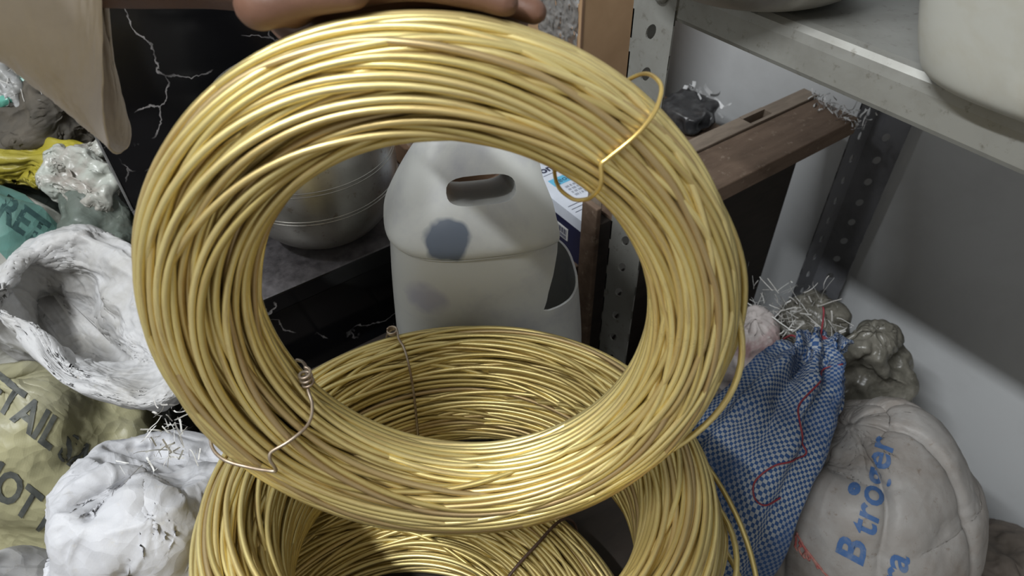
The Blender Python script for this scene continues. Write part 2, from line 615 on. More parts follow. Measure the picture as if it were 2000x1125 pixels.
tube('tie_knot', np.stack([kb_[0] + .0042 * np.cos(ky * 20), kb_[1] + .0042 * np.sin(ky * 20), kb_[2] + .016 * (ky - .3)], 1), .0012, M['tie_steel'], C1)
t0 = 114.5
tie(C2, F2, [(t0 - 2, -90, 2), (t0 - 1, -20, 3), (t0 + 1, 20, 3), (t0 + .5, 52, 5), (t0 - 1.5, 70, 6), (t0 - 1, 92, 2), (t0 - 1.5, 115, 2), (t0 - 1.5, 150, 2), (t0 - 1, 200, 2), (t0 - 1, 250, 2)], .0013, M['tie_steel'])
kb_ = on_coil(F2, math.radians(t0 - .2), math.radians(70), .004)
tube('tie_knot', np.stack([kb_[0] + .005 * np.cos(ky * 15), kb_[1] + .005 * np.sin(ky * 15), kb_[2] + .004 * ky], 1), .0012, M['tie_steel'], C2)
t0 = 43
tie(C3, F3, [(t0, -60, 2), (t0, 0, 3), (t0 + 2, 45, 3), (t0 + 1, 90, 2), (t0, 135, 3), (t0 - 1, 190, 2), (t0, 240, 2)], .0016, M['tie_rust'])

# ------------------------------------------------------------------ bench that carries coils and can (hidden below them)
bench = empty('wooden_bench', (.13, .36, 0))
tag(bench, 'low wooden bench underneath the stacked brass coils', 'bench')
for k in range(4):
    box('plank', (-.04 + .10 * k, .02, .635), (.056 + .10 * k, .68, .660), M['wood_dark'], bench)
for x in (.01, .30):
    for y in (.05, .62):
        box('leg', (x, y, 0), (x + .045, y + .045, .635), M['wood_dark'], bench)
for y in (.05, .62):
    box('crossbar', (.055, y + .01, .58), (.30, y + .035, .632), M['wood_dark'], bench)

# ------------------------------------------------------------------ marble counter and splash slab
counter = empty('marble_counter', (.19, .9, 0))
tag(counter, 'black marble counter with white veins, dusty top, behind the coils', 'counter')
box('counter_top', (.004, .70, .763), (.385, 1.25, .793), M['marble'], counter, .003)
box('counter_front', (.006, .712, 0), (.385, .735, .763), M['marble'], counter, .001)
box('counter_side', (.36, .735, 0), (.383, 1.25, .763), M['marble'], counter, .001)
box('counter_side', (.006, .735, 0), (.029, 1.25, .763), M['marble'], counter, .001)
M['cut_edge'] = m_dirty('sawn_stone_edge', (.22, .22, .22), (.14, .14, .14), 40, .5)
slab = empty('marble_slab', (.22, 1.01, .793))
box('slab_face', (.008, 1.0, .793), (.44, 1.022, 1.36), M['marble'], slab, .0015)
box('sawn_edge', (.0045, .9985, .793), (.008, 1.022, 1.36), M['cut_edge'], slab, .0008)
tag(slab, 'upright black marble slab with thin white veins behind the steel pot', 'stone slab')

# ------------------------------------------------------------------ steel pot on the counter
px, py, pz = .230, .800, .793
pot = empty('steel_pot', (px, py, pz))
tag(pot, 'dull round steel pot standing on the black marble counter', 'pot')
prof = [(.0, .002), (.045, 0), (.062, .003), (.082, .018), (.098, .042), (.1075, .075), (.110, .105), (.1085, .135), (.103, .162), (.094, .185), (.087, .197), (.087, .205), (.096, .212), (.099, .215),
        (.097, .217), (.085, .208), (.084, .198), (.10, .160), (.106, .105), (.095, .045), (.06, .008), (0, .006)]
prof = catmull(np.array(prof), 90, False)
lathe('pot_body', prof, (px, py, pz), M['steel'], pot, 80)
for z, rr in ((.078, .1082), (.083, .1087), (.121, .1098), (.126, .1094)):
    th = np.arange(80) / 80 * 6.28318
    tube('pot_groove', np.stack([px + rr * np.cos(th), py + rr * np.sin(th), np.full(80, pz + z)], 1), .0008, M['steel'], pot, 6, True)

# ------------------------------------------------------------------ cut-open jerrycan
def jerrycan():
    root = empty('jerrycan', (.335, .547, .66))
    tag(root, 'cut-open translucent white plastic jerrycan with a grip hole behind the coils', 'jerrycan')
    fw = np.array([.564, .826, 0.])
    ri = np.array([.826, -.564, 0.])
    ca, sa = math.cos(math.radians(-7)), math.sin(math.radians(-7))
    ex = ri * ca + fw * sa * -1
    ey = fw * ca + ri * sa
    o = np.array([.335, .547, 0.])
    # (z, half width, half depth, x offset, depth offset)
    R = [(.660, .112, .078, 0, 0), (.6625, .119, .085, 0, 0), (.670, .123, .090, 0, 0), (.73, .122, .090, 0, 0), (.84, .113, .087, -.002, .002), (.908, .1055, .083, -.003, .004), (.914, .106, .083, -.003, .004),
         (.919, .1095, .0865, -.003, .004), (.930, .1085, .0855, -.003, .004), (.950, .097, .076, -.004, .007), (.972, .083, .060, -.005, .011), (.992, .069, .042, -.006, .015), (1.007, .057, .030, -.006, .018),
         (1.015, .048, .022, -.006, .018), (1.018, .036, .014, -.006, .018)]
    nu = 72
    th = np.arange(nu) / nu * 2 * np.pi
    Rz = catmull(np.array(R), 90, False)
    G = np.zeros((len(Rz), nu, 3))
    e = 2 / 2.8
    sx = np.sign(np.cos(th)) * np.abs(np.cos(th)) ** e
    sy = np.sign(np.sin(th)) * np.abs(np.sin(th)) ** e
    for j, (z, w, d, xo, yo) in enumerate(Rz):
        G[j] = o + (xo + w * sx)[:, None] * ex + (yo + d * sy)[:, None] * ey + np.array([0, 0, z])
    V = list(G.reshape(-1, 3))
    F = grid_faces(len(Rz), nu)
    F.append(tuple(range(nu))[::-1])
    F.append(tuple((len(Rz) - 1) * nu + i for i in range(nu)))
    can = make('can_body', V, F, M['can'], root)
    def prism(poly, tilt):
        n = len(poly)
        Vp = []
        for s in (-.25, .25):
            for x, z in poly:
                Vp.append(o + x * ex + s * ey + np.array([0, 0, z - s * tilt]))
        Fp = [tuple(range(n))[::-1], tuple(range(n, 2 * n))] + [(i, (i + 1) % n, n + (i + 1) % n, n + i) for i in range(n)]
        me = make('cutter', Vp, Fp, M['can'], None, False)
        b_ = bmesh.new(); b_.from_mesh(me.data); bmesh.ops.recalc_face_normals(b_, faces=b_.faces)
        if b_.calc_volume(signed=True) < 0:
            bmesh.ops.reverse_faces(b_, faces=b_.faces)
        b_.to_mesh(me.data); b_.free()
        return me
    # grip hole
    slot = []
    hw, hh, cx_, cz_ = .037, .0165, -.003, .958
    for k in range(24):
        a = k / 24 * 2 * math.pi
        sxn, szn = math.cos(a), math.sin(a)
        slot.append((cx_ + hw * math.copysign(abs(sxn) ** .55, sxn), cz_ + hh * math.copysign(abs(szn) ** .75, szn)))
    c1 = prism(slot, .46)
    rr = random.Random(4)
    poly = [(.060, 1.06), (.063, 1.0), (.067, .975), (.072, .955), (.077, .930), (.076, .900), (.072, .872), (.066, .850), (.062, .838), (.058, .826), (.066, .822), (.078, .820), (.095, .820), (.3, .822), (.3, 1.2), (.06, 1.2)]
    poly = [(x + (rr.uniform(-.0016, .0016) if x < .2 else 0), z + (rr.uniform(-.001, .001) if x < .2 else 0)) for x, z in poly]
    c2 = prism(poly, .0)
    can.data.materials.append(M['jug'])
    c2.data.materials.append(M['jug'])
    c2.data.polygons.foreach_set('material_index', [1] * len(c2.data.polygons))
    for cut in (c1, c2):
        b = can.modifiers.new('cut', 'BOOLEAN'); b.operation = 'DIFFERENCE'; b.solver = 'EXACT'; b.use_self = True; b.use_hole_tolerant = True; b.object = cut
        evaluated_replace(can)
    bmm = bmesh.new(); bmm.from_mesh(can.data)
    bmesh.ops.delete(bmm, geom=[f_ for f_ in bmm.faces if f_.material_index == 1], context='FACES')
    bmm.to_mesh(can.data); bmm.free()
    sol = can.modifiers.new('shell', 'SOLIDIFY'); sol.thickness = .0028; sol.offset = -1
    evaluated_replace(can)
    for c in (c1, c2):
        bpy.data.objects.remove(c)
    can.data.materials.clear()
    can.data.materials.append(M['can'])
    bmm = bmesh.new(); bmm.from_mesh(can.data)
    for f_ in bmm.faces:
        f_.smooth = True
        f_.material_index = 0
    for e_ in bmm.edges:
        if len(e_.link_faces) == 2 and e_.calc_face_angle(0) > .7:
            e_.smooth = False
    bmm.to_mesh(can.data); bmm.free()
    # the blue-grey smear on the can's shoulder
    return root, can
can_root, can_body = jerrycan()

def add_smear(mat, centre, radius, col, squash=(1, 1, 1)):
    nt = mat.node_tree
    p = nt.nodes['Principled BSDF']
    old = p.inputs['Base Color'].links[0].from_socket
    tc = nd(nt, 'ShaderNodeNewGeometry')
    nz = nd(nt, 'ShaderNodeTexNoise')
    nz.inputs['Scale'].default_value = 45
    lk(nt, tc, 'Position', nz, 'Vector')
    ad = nd(nt, 'ShaderNodeVectorMath', operation='MULTIPLY_ADD')
    ad.inputs[1].default_value = (.014, .014, .014)
    lk(nt, nz, 'Color', ad, 0)
    lk(nt, tc, 'Position', ad, 2)
    sb = nd(nt, 'ShaderNodeVectorMath', operation='SUBTRACT')
    sb.inputs[1].default_value = tuple(c + .007 for c in centre)
    lk(nt, ad, 0, sb, 0)
    ml = nd(nt, 'ShaderNodeVectorMath', operation='MULTIPLY')
    ml.inputs[1].default_value = squash
    lk(nt, sb, 0, ml, 0)
    ln = nd(nt, 'ShaderNodeVectorMath', operation='LENGTH')
    lk(nt, ml, 0, ln, 0)
    mr = nd(nt, 'ShaderNodeMapRange')
    mr.inputs['From Min'].default_value = radius * 1.08
    mr.inputs['From Max'].default_value = radius * .88
    lk(nt, ln, 'Value', mr, 'Value')
    c = mixc(nt, mr.outputs[0], old, col)
    nt.links.new(c, p.inputs['Base Color'])
add_smear(M['can'], (0.2656, 0.5071, 0.9359), .026, (.12, .145, .19))
add_smear(M['can'], (0.2570, 0.5342, 0.8554), .035, (.37, .37, .42))
add_smear(M['can'], (0.2738, 0.5237, 0.8416), .022, (.45, .44, .37))

# ------------------------------------------------------------------ wooden cabinet end beside the rack
cab = empty('wooden_cabinet', (.80, .70, 0))
tag(cab, 'old brown wooden cabinet frame beside the metal rack post', 'cabinet')
box('side_panel', (.55, .582, 0), (1.035, .612, .772), M['wood_dark'], cab, .0015)
box('front_edge', (.546, .580, 0), (.556, .613, .805), M['wood'], cab, .002)
box('top_rail', (.575, .515, .772), (1.068, .602, .802), M['wood'], cab, .002)
# the pale batten along the rail has a cut slot in it
bm = bmesh.new()
for x0, x1 in ((.575, .905), (.96, 1.075)):
    add_box(bm, (x0, .603, .760), (x1, .634, .806), .0015)
add_box(bm, (.905, .603, .760), (.96, .609, .806), 0)
add_box(bm, (.905, .626, .760), (.96, .634, .806), 0)
add_box(bm, (.905, .609, .760), (.96, .626, .785), 0)
bm_obj('batten', bm, M['wood_pale'], cab)
box('shelf_board', (.40, .634, .628), (.80, 1.22, .650), M['wood'], cab, .002)
box('shelf_board', (.802, .79, .628), (1.085, 1.22, .650), M['wood'], cab, .002)
box('back_leg', (1.03, 1.15, 0), (1.08, 1.20, .628), M['wood_dark'], cab)
box('back_leg', (.42, 1.15, 0), (.47, 1.20, .628), M['wood_dark'], cab)

# ------------------------------------------------------------------ printed box
M['box_white'] = m_dirty('box_white', (.62, .66, .74), (.55, .59, .66), 20, .4)
M['box_navy'] = m_dirty('box_navy', (.010, .016, .055), (.008, .012, .040), 20, .35)
M['ink_navy'] = m_dirty('ink_navy', (.015, .02, .06), (.012, .016, .05), 20, .5)
M['ink_cyan'] = m_dirty('ink_cyan', (.12, .45, .65), (.10, .40, .60), 20, .45)
M['label_white'] = m_dirty('label_white', (.60, .60, .58), (.5, .5, .48), 20, .5)
M['tape'] = m_dirty('packing_tape', (.50, .42, .33), (.62, .56, .48), 30, .15, .45, .6, bumpd=.004)
pb = empty('printed_box', (.63, .72, .65))
tag(pb, 'small white and navy printed carton behind the jerrycan', 'box')
box('box_body', (.566, .632, .650), (.705, .80, .742), M['box_navy'], pb, .0015)
box('box_lid', (.5655, .6315, .7425), (.7055, .8005, .7440), M['box_white'], pb, .0004)
box('lid_edge', (.5645, .6315, .722), (.5658, .8005, .7438), M['box_white'], pb, .0003)
box('barcode_sticker', (.5650, .664, .682), (.5662, .700, .706), M['label_white'], pb, .0003)
bm = bmesh.new()
for k in range(10):
    add_box(bm, (.5645, .667 + .003 * k, .692), (.5651, .667 + .003 * k + .0012 + .0008 * (k % 2), .703))
for k in range(3):
    add_box(bm, (.5645, .667, .6845 + .0022 * k), (.5651, .696 - .004 * k, .6855 + .0022 * k))
bm_obj('barcode', bm, M['ink_navy'], pb)

def text_mesh(body, size, bold=.0, spacing=1.0):
    cu = bpy.data.curves.new('t', 'FONT')
    cu.body = body
    cu.size = size
    cu.offset = bold
    cu.space_character = spacing
    cu.align_x = 'LEFT'
    cu.resolution_u = 3
    o = bpy.data.objects.new('t', cu)
    COL.objects.link(o)
    dg = bpy.context.evaluated_depsgraph_get()
    dg.update()
    me = bpy.data.meshes.new_from_object(o.evaluated_get(dg))
    bpy.data.objects.remove(o)
    return me

def flat_text(name, body, size, origin, xd, yd, mat, parent, bold=0.0, spacing=1.0):
    me = text_mesh(body, size, bold, spacing)
    xd, yd = Vector(xd).normalized(), Vector(yd).normalized()
    for v in me.vertices:
        v.co = Vector(origin) + xd * v.co.x + yd * v.co.y
    me.materials.append(mat)
    o = bpy.data.objects.new(name, me)
    return link(o, parent)

zt = .7446
flat_text('lettering', 'geonix', .024, (.5715, .770, zt), (1, 0, 0), (0, 1, 0), M['ink_navy'], pb, .0008)
box('line_print', (.590, .7620, .7438), (.640, .7632, .7444), M['ink_navy'], pb, .0002)
box('pill_print', (.588, .728, .7438), (.648, .748, .7444), M['ink_cyan'], pb, .0002)
flat_text('lettering', 'geonix', .017, (.594, .733, zt), (1, 0, 0), (0, 1, 0), M['ink_navy'], pb)
for k in range(4):
    flat_text('lettering', ('IIII II III IIII II', 'III IIII II IIII', 'II III IIII II I', 'IIII I II III')[k], .0075,
              (.600, .714 - .0085 * k, zt), (1, 0, 0), (0, 1, 0), M['ink_navy'], pb)
bm = bmesh.new()
for k in range(3):
    y = .672 - k * .009
    add_box(bm, (.571, y, .7438), (.62 + .01 * k, y + .0012, .7444))
    add_box(bm, (.62 + .01 * k, y - .006, .7438), (.6212 + .01 * k, y + .0012, .7444))
    add_box(bm, (.62 + .01 * k, y - .006, .7438), (.70, y - .0048, .7444))
bm_obj('circuit_print', bm, M['ink_navy'], pb)
for k, c in enumerate(((.1, .5, .12), (.6, .45, .05), (.5, .06, .05))):
    M['dot%d' % k] = m_dirty('print_colour_%d' % k, c, c, 10, .5)
    box('colour_print', (.640 + .012 * k, .650, .7438), (.648 + .012 * k, .658, .7444), M['dot%d' % k], pb, .0002)

# ------------------------------------------------------------------ cartons behind
ct = empty('tall_carton', (.90, 1.0, .65))
tag(ct, 'large brown cardboard carton with clear tape behind the rack post', 'carton')
box('carton_body', (.773, .900, .650), (.955, 1.20, 1.16), M['carton'], ct, .003)
def crinkle_strip(name, o, ex, ey, nx, ny, amp, mat, parent, seed):
    o, ex, ey = np.array(o, float), np.array(ex, float), np.array(ey, float)
    nrm = np.cross(ex, ey); nrm /= np.linalg.norm(nrm)
    U, Vv = np.meshgrid(np.linspace(0, 1, nx), np.linspace(0, 1, ny))
    G = o + U[..., None] * ex + Vv[..., None] * ey
    h = np.abs(pnoise(G * 55 + seed)) + .5 * np.abs(pnoise(G * 120 + seed * 2))
    G = G + nrm * (amp * h)[..., None]
    return make(name, G.reshape(-1, 3), grid_faces(ny, nx, False), mat, parent)
M['clear_tape'], _nt, _p = new_mat('clear_film', .06, 0, (.95, .86, .76), .9)
_p.inputs['Transmission Weight'].default_value = .92
_n = noise_n(_nt, 40, 3, 'Object')
bump(_nt, _p, _n.outputs['Fac'], .4, .003)
crinkle_strip('tape_film', (.7722, .905, .84), (0, .115, 0), (0, 0, .30), 50, 120, -.0035, M['clear_tape'], ct, 3)
box('flap_seam', (.7735, .8985, .650), (.778, .900, 1.16), M['carton_dark'], ct, .0)

c2 = empty('low_carton', (.50, .98, .65))
tag(c2, 'shabby brown open carton between the steel pot and jerrycan', 'carton')
bm = bmesh.new()
add_box(bm, (.43, .93, .650), (.60, .935, .765), 0)
add_box(bm, (.43, 1.08, .650), (.60, 1.085, .765), 0)
add_box(bm, (.43, .935, .650), (.435, 1.08, .765), 0)
add_box(bm, (.595, .935, .650), (.60, 1.08, .765), 0)
add_box(bm, (.435, .935, .650), (.595, 1.08, .656), 0)
bm_obj('carton_body', bm, M['carton_dark'], c2)
crinkle_strip('flap', (.428, .915, .768), (.17, 0, 0), (0, .06, .004), 40, 20, .004, M['carton_dark'], c2, 6)
crinkle_strip('tape_film', (.43, .925, .774), (.15, 0, 0), (0, .03, .002), 40, 14, .010, M['clear_tape'], c2, 9)

M['black_film'] = m_dirty('black_film', (.03, .03, .032), (.10, .10, .10), 25, .3, .5, .75)
M['white_film'] = m_dirty('white_film', (.55, .56, .57), (.42, .42, .42), 25, .35)

# ------------------------------------------------------------------ metal rack
def slotted_plate(bm, o, ex, w, z0, z1, pitch, hx, hz, t, nrm, zoff=0.0, slant=0.0):
    o, ex, nrm = np.array(o, float), np.array(ex, float), np.array(nrm, float)
    n = 16
    a = np.arange(n) / n * 2 * np.pi + .19635
    cells = int((z1 - z0) / pitch)
    outer = []
    for k in range(n):
        c, s = math.cos(a[k]), math.sin(a[k])
        f = 1 / max(abs(c), abs(s))
        outer.append((c * f, s * f))
    # corners exactly
    for cell in range(cells):
        zc = z0 + (cell + .5) * pitch + zoff
        rings = []
        for side in (0, 1):
            off = nrm * (t * side)
            ro = [bm.verts.new(o + ex * (w / 2 + x * w / 2) + np.array([0, 0, zc + z * pitch / 2]) + off) for x, z in outer]
            ri = [bm.verts.new(o + ex * (w / 2 + hx * math.cos(q) + slant * hz * math.sin(q)) + np.array([0, 0, zc + hz * math.sin(q)]) + off) for q in a]
            rings.append((ro, ri))
        for k in range(n):
            k2 = (k + 1) % n
            bm.faces.new((rings[0][0][k], rings[0][0][k2], rings[0][1][k2], rings[0][1][k]))
            bm.faces.new((rings[1][0][k2], rings[1][0][k], rings[1][1][k], rings[1][1][k2]))
            bm.faces.new((rings[0][1][k], rings[0][1][k2], rings[1][1][k2], rings[1][1][k]))
        for ks in range(n):
            k2 = (ks + 1) % n
            p0, p1 = outer[ks], outer[k2]
            if abs(p0[0] - p1[0]) < 1e-6:
                bm.faces.new((rings[0][0][k2], rings[0][0][ks], rings[1][0][ks], rings[1][0][k2]))
    # fill the tiny corner triangles left by the ring
    for cell in range(cells):
        zc = z0 + (cell + .5) * pitch + zoff
        for side in (0, 1):
            off = nrm * (t * side)
            for sx_ in (-1, 1):
                for sz_ in (-1, 1):
                    q = math.tan(math.pi / 4 - .19635)
                    pts = [(sx_, sz_), (sx_ * q, sz_), (sx_, sz_ * q)]
                    bm.faces.new([bm.verts.new(o + ex * (w / 2 + x * w / 2) + np.array([0, 0, zc + z * pitch / 2]) + off) for x, z in pts])

def post(corner, dx, dy, w, mat, parent, zoff=0.0):
    bm = bmesh.new()
    x, y = corner
    slotted_plate(bm, (x, y, 0), (0, dy, 0), w, 0, 1.92, .048, .0065, .0092, .0022, (dx, 0, 0), zoff, .35)
    slotted_plate(bm, (x, y, 0), (dx, 0, 0), w, 0, 1.92, .048, .0065, .0092, .0022, (0, dy, 0), zoff, .2)
    bmesh.ops.recalc_face_normals(bm, faces=bm.faces)
    return bm_obj('post', bm, mat, parent)

rack = empty('metal_rack', (.85, -.25, 0))
tag(rack, 'grey slotted-angle metal rack with a shelf at the upper right', 'rack')
post((.533, .536), 1, -1, .060, M['rack'], rack, .0115)
post((1.165, .536), -1, -1, .066, M['rack_dark'], rack, -.008)
post((.533, -1.0), 1, 1, .060, M['rack'], rack)
post((1.165, -1.0), -1, 1, .060, M['rack_dark'], rack)
# shelf tray: rounded front lip, plate, rear lip
prof = [(.590, 1.112), (.540, 1.111), (.537, 1.112), (.5355, 1.116), (.5355, 1.140), (.537, 1.148), (.541, 1.1525), (.548, 1.154), (.70, 1.154), (1.15, 1.154), (1.160, 1.154), (1.160, 1.112), (1.158, 1.112), (1.158, 1.151), (.70, 1.151), (.552, 1.151), (.543, 1.148), (.540, 1.140), (.540, 1.116), (.590, 1.115)]
V = [(x, y, z) for y in (-.997, .532) for x, z in prof]
n_ = len(prof)
F = [(i, (i + 1) % n_, n_ + (i + 1) % n_, n_ + i) for i in range(n_)] + [tuple(range(n_)), tuple(range(n_, 2 * n_))[::-1]]
sh = make('shelf', V, F, M['rack'], rack, False)
bmm = bmesh.new(); bmm.from_mesh(sh.data); bmesh.ops.recalc_face_normals(bmm, faces=bmm.faces); bmm.to_mesh(sh.data); bmm.free()
lathe('bolt', [(0, .006), (.006, .0055), (.0095, .003), (.0105, 0), (.0, 0)], (.5325, .497, 1.135), M['rack'], rack, 20, (-1, 0, 0))

# ------------------------------------------------------------------ on the shelf
bw = empty('steel_bowl', (.580, .432, 1.154))
tag(bw, 'wide dull steel bowl standing on the rack shelf', 'bowl')
prof = catmull(np.array([(0, .001), (.05, 0), (.085, .004), (.108, .018), (.124, .042), (.134, .075), (.138, .10), (.144, .103), (.146, .105), (.143, .107), (.135, .103), (.130, .075), (.118, .042), (.10, .02), (.05, .004), (0, .004)]), 70, False)
lathe('bowl_body', prof, (.580, .432, 1.154), M['steel_bowl'], bw, 72)

def shelf_jug():
    root = empty('plastic_jug', (.56, .08, 1.154))
    tag(root, 'yellowed white plastic jug at the edge of the rack shelf', 'jug')
    c = np.array([.598, .128, 1.154])
    yaw = math.radians(4)
    ex = np.array([math.cos(yaw), math.sin(yaw), 0]); ey = np.array([-math.sin(yaw), math.cos(yaw), 0])
    R = [(.0, .066, .086), (.0006, .076, .096), (.006, .085, .106), (.018, .091, .113), (.05, .099, .123), (.12, .113, .138), (.19, .118, .145), (.23, .108, .13), (.255, .075, .09), (.265, .03, .04)]
    Rz = catmull(np.array(R), 70, False)
    nu = 72
    th = np.arange(nu) / nu * 2 * np.pi
    e = 2 / 4.2
    sx = np.sign(np.cos(th)) * np.abs(np.cos(th)) ** e
    sy = np.sign(np.sin(th)) * np.abs(np.sin(th)) ** e
    G = np.zeros((len(Rz), nu, 3))
    for j, (z, w, d) in enumerate(Rz):
        # finger recess in the face towards the room and a raised rib on the corner
        y = d * sy
        x = w * sx
        rec = np.exp(-((y + .062) / .036) ** 4) * (sx < -.8) * np.clip((z - .022) / .02, 0, 1)
        rib = np.exp(-((y + .012) / .010) ** 2) * (sx < -.8) * np.clip((z - .012) / .02, 0, 1)
        x = x + .028 * rec - .004 * rib
        G[j] = c + x[:, None] * ex + y[:, None] * ey + np.array([0, 0, z])
    V = list(G.reshape(-1, 3)); F = grid_faces(len(Rz), nu); F.append(tuple(range(nu))[::-1]); F.append(tuple((len(Rz) - 1) * nu + i for i in range(nu)))
    make('jug_body', V, F, M['jug'], root)
    lathe('cap', [(0, .022), (.018, .022), (.02, .020), (.02, 0), (0, 0)], tuple(c + np.array([.0, .02, .264])), M['label_white'], root, 32)
    return root
shelf_jug()

# ------------------------------------------------------------------ sacks: lofted, crumpled cloth bodies
def crumple(G, amp, scale, seed, sharp=1.0, closed=True, mask=None, aniso=None):
    """flat facets between sharp, wandering creases"""
    r = np.random.default_rng(int(seed * 10) + 1)
    N = grid_normals(G, closed)
    q = G * scale * .55
    h = 0
    for k in range(9):
        d = r.normal(size=3); d /= np.linalg.norm(d)
        f = r.uniform(.6, 1.1) * (1.0 if k < 3 else 1.9 if k < 6 else 3.4)
        ph = q @ d * f + .75 * pnoise(q * .55 * (1 + .4 * k) + 13.7 * k + seed) + r.uniform(0, 1)
        t = np.abs((ph % 1.0) * 2 - 1)
        m = np.clip((pnoise(q * .8 + 29.3 * k + seed * 3) + .12) / .3, 0, 1)
        h = h + m * (t - .5) / f
    h = h * .9
    if sharp < 1:
        h = h * sharp + (1 - sharp) * pnoise(q * 1.3)
    if mask is not None:
        h = h * mask
    return G + N * (amp * h)[..., None]

def wrinkle(G, ex=1.10, seed=1, levels=(14, 28, 56, 112, 176), aspect=None, iters=(160, 120, 60, 30, 12), tether=1.0, closed=True, exv=None, bend=1.0, noise=.02, fine=.03, pin=None):
    """let a slightly oversized cloth buckle on its body: position-based cloth on a grid, coarse to fine"""
    r = np.random.default_rng(int(seed * 10) + 5)
    exv = ex if exv is None else exv
    nv0, nu0 = G.shape[:2]
    A = aspect or nv0 / nu0
    def resamp(X, nu, nv):
        Y = catmull(X, nv, False)
        Y = np.swapaxes(catmull(np.swapaxes(Y, 0, 1), nu, closed), 0, 1)
        return Y
    off = None
    for lev, (nu, it) in enumerate(zip(levels, iters)):
        nv = max(8, int(nu * A))
        B = resamp(G, nu, nv)
        N = grid_normals(B, closed)
        if off is None:
            off = noise * r.normal(size=(nv, nu, 1)) * N
        else:
            off = resamp(off, nu, nv)
            e = np.linalg.norm(np.roll(B, -1, 1) - B, axis=-1).mean()
            off = off + fine * e * r.normal(size=(nv, nu, 1)) * N
        X = B + off
        te = tether * (.004, .005, .008, .012, .02)[lev]
        bd = bend * (.0, .04, .15, .30, .40)[lev]
        sc = 1 + (np.array([ex, exv]) - 1)
        pairs = [((0, 1), sc[0], .5), ((1, 0), sc[1], .5), ((1, 1), (sc[0] + sc[1]) / 2, .25), ((1, -1), (sc[0] + sc[1]) / 2, .25), ((0, 2), sc[0], bd), ((2, 0), sc[1], bd), ((0, 4), sc[0], bd * .5), ((4, 0), sc[1], bd * .5)]
        rest = []
        for (dv, du), s, w in pairs:
            D = np.roll(B, -du, 1)[dv:] - B[:nv - dv]
            rest.append(np.linalg.norm(D, axis=-1) * s)
        for k in range(it):
            acc = np.zeros_like(X)
            for ((dv, du), s, w), L0 in zip(pairs, rest):
                D = np.roll(X, -du, 1)[dv:] - X[:nv - dv]
                L = np.linalg.norm(D, axis=-1) + 1e-9
                c = (w * .5 * (L - L0) / L)[..., None] * D
                if not closed and du:
                    c[:, nu - abs(du):] = 0
                acc[:nv - dv] += c
                acc[dv:] -= np.roll(c, du, 1)
            X = X + acc * .55
            X = X + te * (B - X)
            if pin is not None:
                pn = np.interp(np.linspace(0, 1, nv), np.linspace(0, 1, len(pin)), pin)[:, None, None]
                X = X * (1 - pn) + B * pn
        off = X - B
    return X

def creases(G, amp, scale, seed, n=4, width=.06, closed=True):
    """thin pinched fold lines running over the cloth"""
    N = grid_normals(G, closed)
    h = 0
    for k in range(n):
        q = G * scale * (1 + .5 * k) + seed * 3.7 + 41 * k
        a = pnoise(q)
        m = np.clip(.5 + 2.5 * pnoise(q * .7 + 77), 0, 1)
        h = h + m * (np.exp(-np.abs(a) / width) - .35 * np.exp(-np.abs(a) / (width * 3))) / (1 + .4 * k)
        h = h + .25 * np.clip(a * 4, -1, 1) / (1 + .5 * k)
    return G + N * (amp * h)[..., None]

def path_uv(G, closed=True):
    nv, nu = G.shape[:2]
    mid = nv // 2
    per = np.linalg.norm(np.diff(np.concatenate([G[mid], G[mid][:1]]), axis=0), axis=1)
    U = np.concatenate([[0], np.cumsum(per)])[:nu]
    lens = np.linalg.norm(np.diff(G, axis=0), axis=-1).mean(1)
    Vv = np.concatenate([[0], np.cumsum(lens)])
    return np.stack(np.meshgrid(U, Vv), -1).reshape(-1, 2)

def loft_body(name, G, mat, parent, cap0=True, cap1=True, uv=None):
    nv, nu = G.shape[:2]
    F = grid_faces(nv, nu)
    if cap0:
        F.append(tuple(range(nu))[::-1])
    if cap1:
        F.append(tuple((nv - 1) * nu + i for i in range(nu)))
    return make(name, G.reshape(-1, 3), F, mat, parent, True, path_uv(G) if uv is None else uv)

def ring_sack(rings, nu=150, nv=130, expo=2.6):
    """rings: (x, y, z, rx, ry, yaw_deg); each ring is perpendicular to the path"""
    R = np.array(rings, float)
    Rz = catmull(R, nv, False)
    Rz[:, 3:5] = np.maximum(Rz[:, 3:5], .002)
    C = Rz[:, :3]
    T = np.gradient(C, axis=0)
    T /= np.linalg.norm(T, axis=1)[:, None]
    th = np.arange(nu) / nu * 2 * np.pi
    e = 2 / expo
    sx = np.sign(np.cos(th)) * np.abs(np.cos(th)) ** e
    sy = np.sign(np.sin(th)) * np.abs(np.sin(th)) ** e
    G = np.zeros((nv, nu, 3))
    for j in range(nv):
        yw = math.radians(Rz[j, 5])
        ex = np.array([math.cos(yw), math.sin(yw), 0])
        t = T[j] if T[j][2] > -.2 else T[j]
        ex = ex - t * (ex @ t); ex /= np.linalg.norm(ex)
        ey = np.cross(t, ex)
        G[j] = C[j] + (Rz[j, 3] * sx)[:, None] * ex + (Rz[j, 4] * sy)[:, None] * ey
    return G

def dome_rings(base, top, rx, ry, yaw, n=9, p=3.2, foot=.94):
    """standing sack: rings from the floor to a rounded top"""
    b, t = np.array(base, float), np.array(top, float)
    out = []
    for k in range(n):
        f = k / (n - 1)
        f = 1 - (1 - f) ** 1.35
        c = b + (t - b) * f
        s = (1 - f ** p) ** .5 if f < 1 else .0
        s = max(s, .05) * (foot + (1 - foot) * min(1, f * 4))
        out.append((*c, rx * s, ry * s, yaw))
    return out

